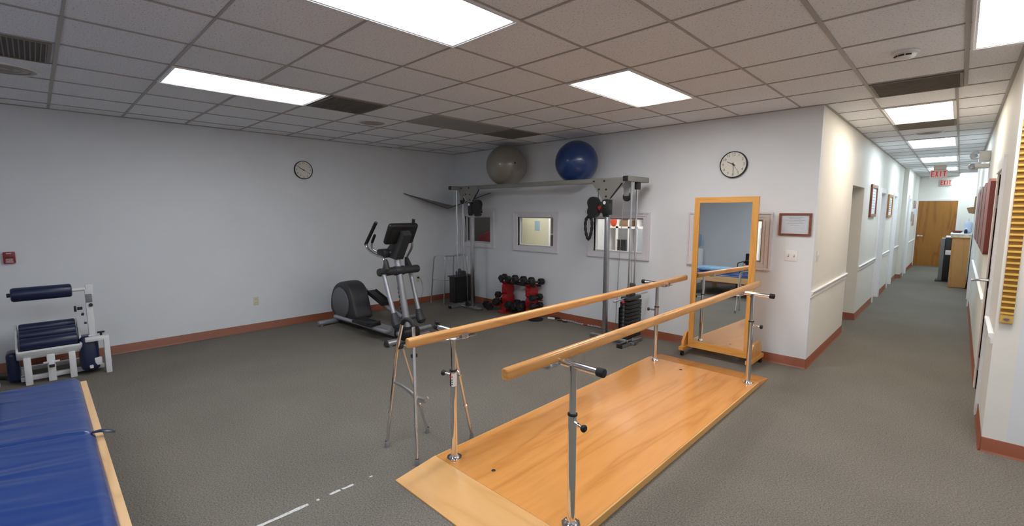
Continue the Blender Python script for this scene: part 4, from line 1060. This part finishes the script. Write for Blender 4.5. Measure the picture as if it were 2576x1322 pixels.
so = nm_.modifiers.new('thick', 'SOLIDIFY'); so.thickness = .006
hem = []
for i in range(n + 1):
    u = i / n; q = A0.lerp(C0, u); q.z -= .275 * (1 - abs(2 * u - 1)) ** 1.05; hem.append(q)
part(cn_, 'hem', B().tube(hem, .007, 8), 'darkmet')
for q in (A0, C0): part(cn_, 'wall_hook', B().sphere(q, .012, 12, 8), 'alu')

# worn white tape on the carpet
random.seed(11)
for k_, (ya, yb, w, lab) in enumerate(((.55, .985, .012, 'longest strip of worn white tape on the carpet, at the bottom edge'), (1.035, 1.05, .008, 'tiny scrap of white tape just past the longest strip'), (1.115, 1.18, .010, 'worn white tape scrap in the middle of the broken line'), (1.192, 1.265, .009, 'thin white tape scrap past the middle of the broken line'), (1.375, 1.395, .006, 'last tiny tape scrap, nearest the ramp corner'))):
    L_, n_ = [], max(2, int((yb - ya) / .02)); R_ = []
    for i in range(n_ + 1):
        y = ya + (yb - ya) * i / n_; x = -2.610 + .004 * (y > 1.2)
        L_.append((x - w * (.8 + .4 * random.random()), y)); R_.append((x + w * (.8 + .4 * random.random()), y))
    solo('floor_tape', B().prism(L_ + R_[::-1], 2, .001, .003), 'tape', lab, 'tape', (-2.61, ya, 0), 'worn white tape on the carpet')

# ------------------------------------------------------------------ corridor things
def wallpic(label, y0, y1, z0, z1, mcol, sheet, depth=.03):
    t = thing('framed_picture', label, 'picture frame', (XC, (y0 + y1) / 2, (z0 + z1) / 2), 0, 'framed pictures along the corridor')
    w = .05
    part(t, 'frame', B().rectframe(0, XC + .001, XC + depth, (y0, z0, y1, z1), (y0 + w, z0 + w, y1 - w, z1 - w)), mcol)
    s_ = part(t, 'sheet', B().box(XC + .006, y0 + w, z0 + w, XC + .012, y1 - w, z1 - w), 'paper'); b = B()
    for i in range(7):
        z = z1 - w - .06 - i * (z1 - z0 - 2 * w - .1) / 7; b.box(XC + .012, y0 + w + .06 + .03 * (i % 3), z - .006, XC + .0125, y1 - w - .08 - .03 * (i % 2), z + .006)
    part(s_, 'text_lines', b, sheet)
wallpic('brown framed white print on the corridor wall, nearer of the two', 9.60, 10.28, 1.62, 2.155, 'pic', 'ink')
wallpic('tan framed print on the corridor wall, between the two white doors', 12.17, 12.92, 1.59, 2.06, 'cab', 'wicker')
b = B().rbox((-.985, 17.9, 1.93), (.03, .50, .22), .006).rbox((-.985, 17.75, 1.78), (.03, .30, .16), .006).rbox((-.985, 17.6, 1.62), (.03, .16, .2), .006)
wp = thing('wall_plaque', 'dark grouped plaques on the corridor wall beside the end door', 'plaque', (-1.0, 17.9, 1.8))
part(wp, 'board', B().rbox((-.985, 18.15, 1.92), (.03, .62, .22), .006), 'taupe')
part(wp, 'paper_sheet', B().rbox((-.982, 17.85, 1.71), (.03, .60, .16), .004), 'paper')
part(wp, 'lower_board', B().rbox((-.985, 17.45, 1.58), (.03, .30, .26), .006).rbox((-.985, 18.0, 1.47), (.03, .34, .32), .006), 'taupe')

def exitsign(label, cx, y, z0, z1, w, hang):
    t = thing('exit_sign', label, 'exit sign', (cx, y, z0), 0, 'exit signs')
    d = .03 if hang else .02
    part(t, 'housing', B().rbox((cx, y, (z0 + z1) / 2), (w, d * 2, z1 - z0), .008), 'exitbox')
    if hang: part(t, 'canopy', B().rbox((cx + .015, y, (z1 + ZC) / 2), (w * .74, .07, ZC - z1 - .004), .006).lathe([(.001, 0), (.11, 0), (.105, -.014), (.001, -.014)], (cx + .015, y, ZC), (0, 0, 1), 28), 'exitbox')
    fc = part(t, 'face_panel', B().rbox((cx, y - d - .001, (z0 + z1) / 2 - .002), (w * .88, .006, (z1 - z0) * .84), .002), 'exitface')
    b = B(); hgt = (z1 - z0) * .64; lw = w * .165; st_ = .0135; gap = (w * .84 - 4 * lw) / 3; zb, zt = (z0 + z1) / 2 - hgt / 2, (z0 + z1) / 2 + hgt / 2
    ya, yb = y - d - .006, y - d - .0035; x0 = cx - w * .42
    b.box(x0, ya, zb, x0 + st_, yb, zt)
    for z in (zb, (zb + zt) / 2 - st_ / 2, zt - st_): b.box(x0 + st_, ya, z, x0 + lw, yb, z + st_)
    x0 += lw + gap
    b.prism([(x0, zb), (x0 + st_, zb), (x0 + lw, zt), (x0 + lw - st_, zt)], 1, ya, yb); b.prism([(x0 + lw - st_, zb), (x0 + lw, zb), (x0 + st_, zt), (x0, zt)], 1, ya - .0004, yb)
    x0 += lw + gap; b.box(x0 + lw / 2 - st_ / 2, ya, zb, x0 + lw / 2 + st_ / 2, yb, zt)
    x0 += lw + gap; b.box(x0 + lw / 2 - st_ / 2, ya, zb, x0 + lw / 2 + st_ / 2, yb, zt - st_); b.box(x0, ya, zt - st_, x0 + lw, yb, zt)
    part(fc, 'lettering', b, 'exitred')
exitsign('red lettered exit sign hanging from the corridor ceiling', -.44, 15.0, 2.505, 2.695, .31, True)
exitsign('red lettered exit sign fixed to the end wall above the oak door', -.39, YE - .021, 2.50, 2.69, .27, False)

em = thing('emergency_light', 'white twin head emergency light high on the right corridor wall', 'emergency light', (XR, 9.1, 2.4))
part(em, 'battery_box', B().rbox((XR - .055, 9.15, 2.46), (.11, .34, .13), .012).rbox((XR - .07, 9.12, 2.33), (.14, .26, .05), .012), 'gridc')
for x, y, z, d in ((XR - .145, 9.02, 2.47, (-.25, -1, -.1)), (XR - .16, 9.10, 2.322, (-.5, -.6, -.55))):
    hd = part(em, 'lamp_head', B().lathe([(.03, .075), (.05, .05), (.058, .01), (.06, 0)], (x, y, z), [-q for q in d], 24), 'white')
    part(hd, 'lens', B().lathe([(.058, 0), (.05, .018), (.03, .028), (.001, .03)], (x, y, z), d, 24), 'lens')
    part(hd, 'bulb', B().sphere((x, y, z), .02, 14, 10), 'alu')

def board(y0, y1, i):
    x0, x1, z0, z1 = XR - .045, XR - .001, 1.285, 2.045
    b = B(); pts = [(y0, z0 + .03), (y0 + .03, z0), (y1 - .03, z0), (y1, z0 + .03), (y1, z1 - .04)]
    pts += [(y1 - (y1 - y0) * k / 8, z1 - .04 + .045 * math.sin(PI * k / 8)) for k in range(1, 8)] + [(y0, z1 - .04)]
    lab = ('nearest maroon board of the row on the right corridor wall', 'second maroon board of the row on the right corridor wall', 'third maroon board of the row on the right corridor wall', 'farthest maroon board of the row on the right corridor wall')[i]
    t = thing('wall_board', lab, 'board', (XR, (y0 + y1) / 2, z0), 0, 'maroon boards on the right corridor wall')
    part(t, 'panel', b.prism(pts, 0, x0, x1), 'maroon')
    b = B()
    for y in (y0 + .05, y1 - .05): b.rbox((x0 + .02, y, z0 - .004), (.03, .03, .02), .004)
    part(t, 'peg', b, 'brass')
for i, (a, c) in enumerate(((6.52, 7.35), (7.50, 8.45), (8.65, 9.55), (9.75, 10.9))): board(a, c, i)

# oak cabinet with things on top, and the slim black unit behind it
ca_ = thing('oak_cabinet', 'oak cabinet standing across the right side of the far corridor', 'cabinet', (.065, 14.75, 0))
part(ca_, 'carcass', B().box(-.085, 14.32, .02, .205, 15.15, 1.14).box(-.07, 14.34, 0, .19, 15.13, .02), 'cab')
part(ca_, 'top', B().rbox((.05, 14.73, 1.215), (.345, .90, .02), .004), 'paper')
b = B(); 
for i in range(3): b.rbox((-.075 + .095 * i, 14.285, 1.170), (.055, .012, .075), .003)
part(ca_, 'runner', B().box(-.115, 14.29, 1.14, .215, 15.16, 1.205), 'pattern', 'patterned runner hanging over the top edge')
bx = thing('bag', 'pale blue bag on the oak cabinet', 'bag', (.13, 14.6, 1.225))
part(bx, 'body', B().rbox((.15, 14.62, 1.36), (.14, .26, .27), .05, 3), 'bluebag')
part(bx, 'handle', B().torus((.15, 14.62, 1.50), (1, 0, 0), .05, .008, 20, 8), 'bluebag')
bt_ = thing('tray', 'dark curved tray lying on the oak cabinet left of the pale blue bag', 'tray', (0, 14.7, 1.225))
part(bt_, 'bowl', B().lathe([(.001, 0), (.06, 0), (.095, .05), (.10, .05), (.065, -.0), (.03, .004)], (-.02, 14.80, 1.226), (0, 0, 1), 26), 'maroon')
bo = thing('bottle', 'small dark blue bottle in front of the pale blue bag on the oak cabinet', 'bottle', (.14, 14.42, 1.225))
part(bo, 'body', B().lathe([(.001, 0), (.028, 0), (.03, .01), (.03, .07), (.012, .09), (.012, .10)], (.12, 14.42, 1.226), (0, 0, 1), 18), 'navy')
part(bo, 'cap', B().cyl((.12, 14.42, 1.326), (.12, 14.42, 1.35), .014), 'white')
wb = thing('wall_basket', 'brown wicker basket hung on the right wall above the oak cabinet', 'basket', (.2, 14.8, 1.75))
part(wb, 'pocket', B().prism([(XR - .001, 1.66), (XR - .001, 1.82), (XR - .14, 1.80), (XR - .10, 1.68)], 1, 14.6, 14.9), 'wicker')
part(wb, 'back', B().rbox((XR - .012, 14.75, 1.92), (.02, .34, .26), .004), 'wicker')
bu = thing('printer_cabinet', 'slim black unit standing behind the oak cabinet', 'cabinet', (-.2, 15.6, 0))
part(bu, 'side_panel', B().rbox((-.245, 15.75, .54), (.075, .55, 1.04), .01), 'grey')
part(bu, 'body', B().rbox((-.13, 15.75, .55), (.15, .58, 1.06), .01), 'black')
part(bu, 'top_tray', B().rbox((-.13, 15.75, 1.095), (.16, .56, .03), .006), 'white')
part(bu, 'label_panel', B().rbox((-.13, 15.458, .72), (.12, .006, .11), .002), 'white')
part(bu, 'base', B().rbox((-.19, 15.72, .012), (.28, .64, .024), .006), 'black')

# finger ladder on the near end face of the corridor wall
fl = thing('finger_ladder', 'yellow wooden finger ladder on the wall at the right edge', 'finger ladder', (.29, YF, 1.5))
x0, x1, z0, z1 = .252, .316, .945, 2.32
part(fl, 'backboard', B().rbox(((x0 + x1) / 2, YF - .007, (z0 + z1) / 2), (x1 - x0, .014, z1 - z0), .002), 'ladderd')
b = B(); z = 1.005
b.rbox(((x0 + x1) / 2, YF - .0125, .975), (x1 - x0, .025, .06), .003)
b.rbox(((x0 + x1) / 2, YF - .0125, 2.295), (x1 - x0, .025, .06), .003)
while z < 2.26:
    b.prism([(YF - .012, z), (YF - .030, z + .004), (YF - .030, z + .013), (YF - .012, z + .017)], 0, x0, x1); z += .0385
part(fl, 'rung', b, 'ladder')
b = B(); o = [(.284 + .018 * math.cos(2 * PI * i / 24), .972 + .011 * math.sin(2 * PI * i / 24)) for i in range(24)]
em_ = part(fl, 'badge', b.prism(o, 1, YF - .0265, YF - .025), 'alu')
part(em_, 'badge_text', B().rbox((.284, YF - .027, .974), (.026, .001, .005), .0003).rbox((.284, YF - .027, .967), (.018, .001, .003), .0003), 'maroon')

# ------------------------------------------------------------------ things seen through the windows
tb_ = thing('treatment_table', 'low table under the red ball in the dim room behind the first window', 'table', (-6.62, 6.25, 0))
part(tb_, 'top', B().rbox((-6.62, 6.25, .67), (.8, .66, .06), .02), 'charcoal')
for x in (-6.95, -6.29):
    for y in (5.98, 6.52): part(tb_, 'leg', B().rbox((x, y, .321), (.06, .06, .64), .006), 'grey')
rb = thing('exercise_ball', 'red exercise ball in the dim room behind the first window', 'exercise ball', (-6.62, 6.25, .70))
part(rb, 'skin', B().sphere((-6.62, 6.25, 1.01), .31, 48, 30), 'rball')
dl = thing('door_leaf', 'cream door leaf standing open right behind the second window', 'door', (-5.6, 6.35, 0))
part(dl, 'panel', B().rbox((-5.61, 6.36, 1.03), (.75, .045, 2.04), .003), 'cream')
part(dl, 'edge', B().rbox((-5.232, 6.36, 1.03), (.018, .05, 2.04), .002), 'white')
solo('notice', B().box(-5.545, 6.328, 1.36, -5.435, 6.337, 1.535), 'notice', 'pale blue paper notice on the cream door leaf', 'notice', (-5.44, 6.335, 1.36))
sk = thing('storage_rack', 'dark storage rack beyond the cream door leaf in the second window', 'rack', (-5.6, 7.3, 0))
part(sk, 'back_panel', B().box(-5.96, 7.50, 0, -5.18, 7.54, 2.2), 'dark')  # dark sheet paints in the shade of the gap behind the shelves
for z in (.4, .9, 1.25, 1.7, 2.15): part(sk, 'shelf', B().rbox((-5.57, 7.32, z), (.78, .38, .02), .003), 'alu')
for x in (-5.95, -5.19):
    part(sk, 'upright', B().rbox((x, 7.14, 1.1), (.025, .025, 2.2), .003), 'dark')

pr = thing('partition_panel', 'bright white partition panel at the left of the third window', 'partition', (-4.3, 6.42, 0))
part(pr, 'panel', B().rbox((-4.31, 6.42, 1.1), (.46, .04, 2.2), .003), 'gridc')
part(pr, 'post', B().rbox((-4.065, 6.42, 1.1), (.035, .05, 2.2), .003), 'white')
og = thing('hanging_bag', 'orange bag hanging in the room behind the third window', 'bag', (-3.975, 6.45, 1.5))
part(og, 'body', B().sphere((-3.975, 6.45, 1.56), .07, 24, 16, scale=(.85, .5, 1.35)), 'orange')
part(og, 'cord', B().cyl((-3.975, 6.45, 1.65), (-3.975, 6.45, ZC - .001), .004), 'orange')
cs = thing('supply_cabinet', 'white shelf cabinet in the room behind the third window', 'cabinet', (-3.7, 7.3, 0))
b = B().box(-4.54, 7.54, 0, -2.76, 7.58, 2.1)
for x, w_ in ((-4.54, .05), (-4.345, .05), (-4.105, .035), (-3.97, .05), (-3.80, .05), (-2.80, .04)): b.box(x, 7.12, 0, x + w_, 7.54, 2.1)
for z in (.02, .96, 1.415, 1.72, 2.07): b.box(-4.54, 7.12, z, -2.76, 7.54, z + .035)
part(cs, 'carcass', b, 'white')
part(cs, 'glass_door', B().box(-4.295, 7.122, 1.0, -4.105, 7.128, 1.415), 'grey')
part(cs, 'glass_door', B().box(-3.92, 7.122, 1.0, -3.80, 7.128, 1.415), 'ink')
solo('wicker_box', B().rbox((-4.165, 7.26, 1.503), (.22, .24, .10), .012), 'wicker', 'brown box on the shelf behind the third window', 'box', (-4.165, 7.27, 1.45))
b = B()
for i in range(7): b.cyl((-4.285 + .026 * i, 7.105, 1.01), (-4.285 + .026 * i, 7.105, 1.21), .009, n=8)
b.box(-4.30, 7.09, 1.205, -4.12, 7.119, 1.22).box(-4.30, 7.09, .995, -4.12, 7.119, 1.012)
solo('file_rack', b, 'dark', 'black wire file rack hung on the cabinet behind the third window', 'rack', (-4.21, 7.105, .995))
tp = thing('tall_locker', 'pale grey locker behind the fourth window, right of the mirror', 'locker', (-2.2, 7.2, 0))
part(tp, 'body', B().rbox((-2.22, 7.25, .735), (.38, .5, 1.47), .006), 'ink')
part(tp, 'side_post', B().rbox((-2.005, 7.0, 1.1), (.035, .06, 2.2), .004), 'white')
part(tp, 'handle', B().rbox((-2.10, 6.99, 1.1), (.015, .02, .12), .004), 'alu')

# ------------------------------------------------------------------ light, world, camera
w = bpy.data.worlds.new('World'); S.world = w; w.use_nodes = True
w.node_tree.nodes['Background'].inputs['Color'].default_value = (.75, .8, 1, 1); w.node_tree.nodes['Background'].inputs['Strength'].default_value = .02

cam = bpy.data.cameras.new('Camera'); co = bpy.data.objects.new('Camera', cam); C.objects.link(co)
f_, ya_, pi_, ro_ = 1158.98621, .768719897, .111308154, -.00113445458
fw = Vector((-math.sin(ya_) * math.cos(pi_), math.cos(ya_) * math.cos(pi_), -math.sin(pi_)))
rt = Vector((math.cos(ya_), math.sin(ya_), 0)); dn = fw.cross(rt)
r2 = math.cos(ro_) * rt + math.sin(ro_) * dn; d2 = -math.sin(ro_) * rt + math.cos(ro_) * dn
co.matrix_world = Matrix.Translation((0, 0, 1.705)) @ Matrix((r2, -d2, -fw)).transposed().to_4x4()
cam.sensor_fit = 'HORIZONTAL'; cam.sensor_width = 36; cam.lens = f_ / 2576 * 36; cam.clip_start = .02; cam.clip_end = 100
S.camera = co
S.view_settings.view_transform = 'Standard'; S.view_settings.look = 'None'; S.view_settings.gamma = 1
S.view_settings.use_curve_mapping = False
S.view_settings.exposure = 0.93
S.cycles.use_denoising = True
S.cycles.max_bounces = 12; S.cycles.diffuse_bounces = 9; S.cycles.glossy_bounces = 6; S.cycles.transparent_max_bounces = 12
S.cycles.sample_clamp_indirect = 8; S.cycles.caustics_reflective = False; S.cycles.caustics_refractive = False
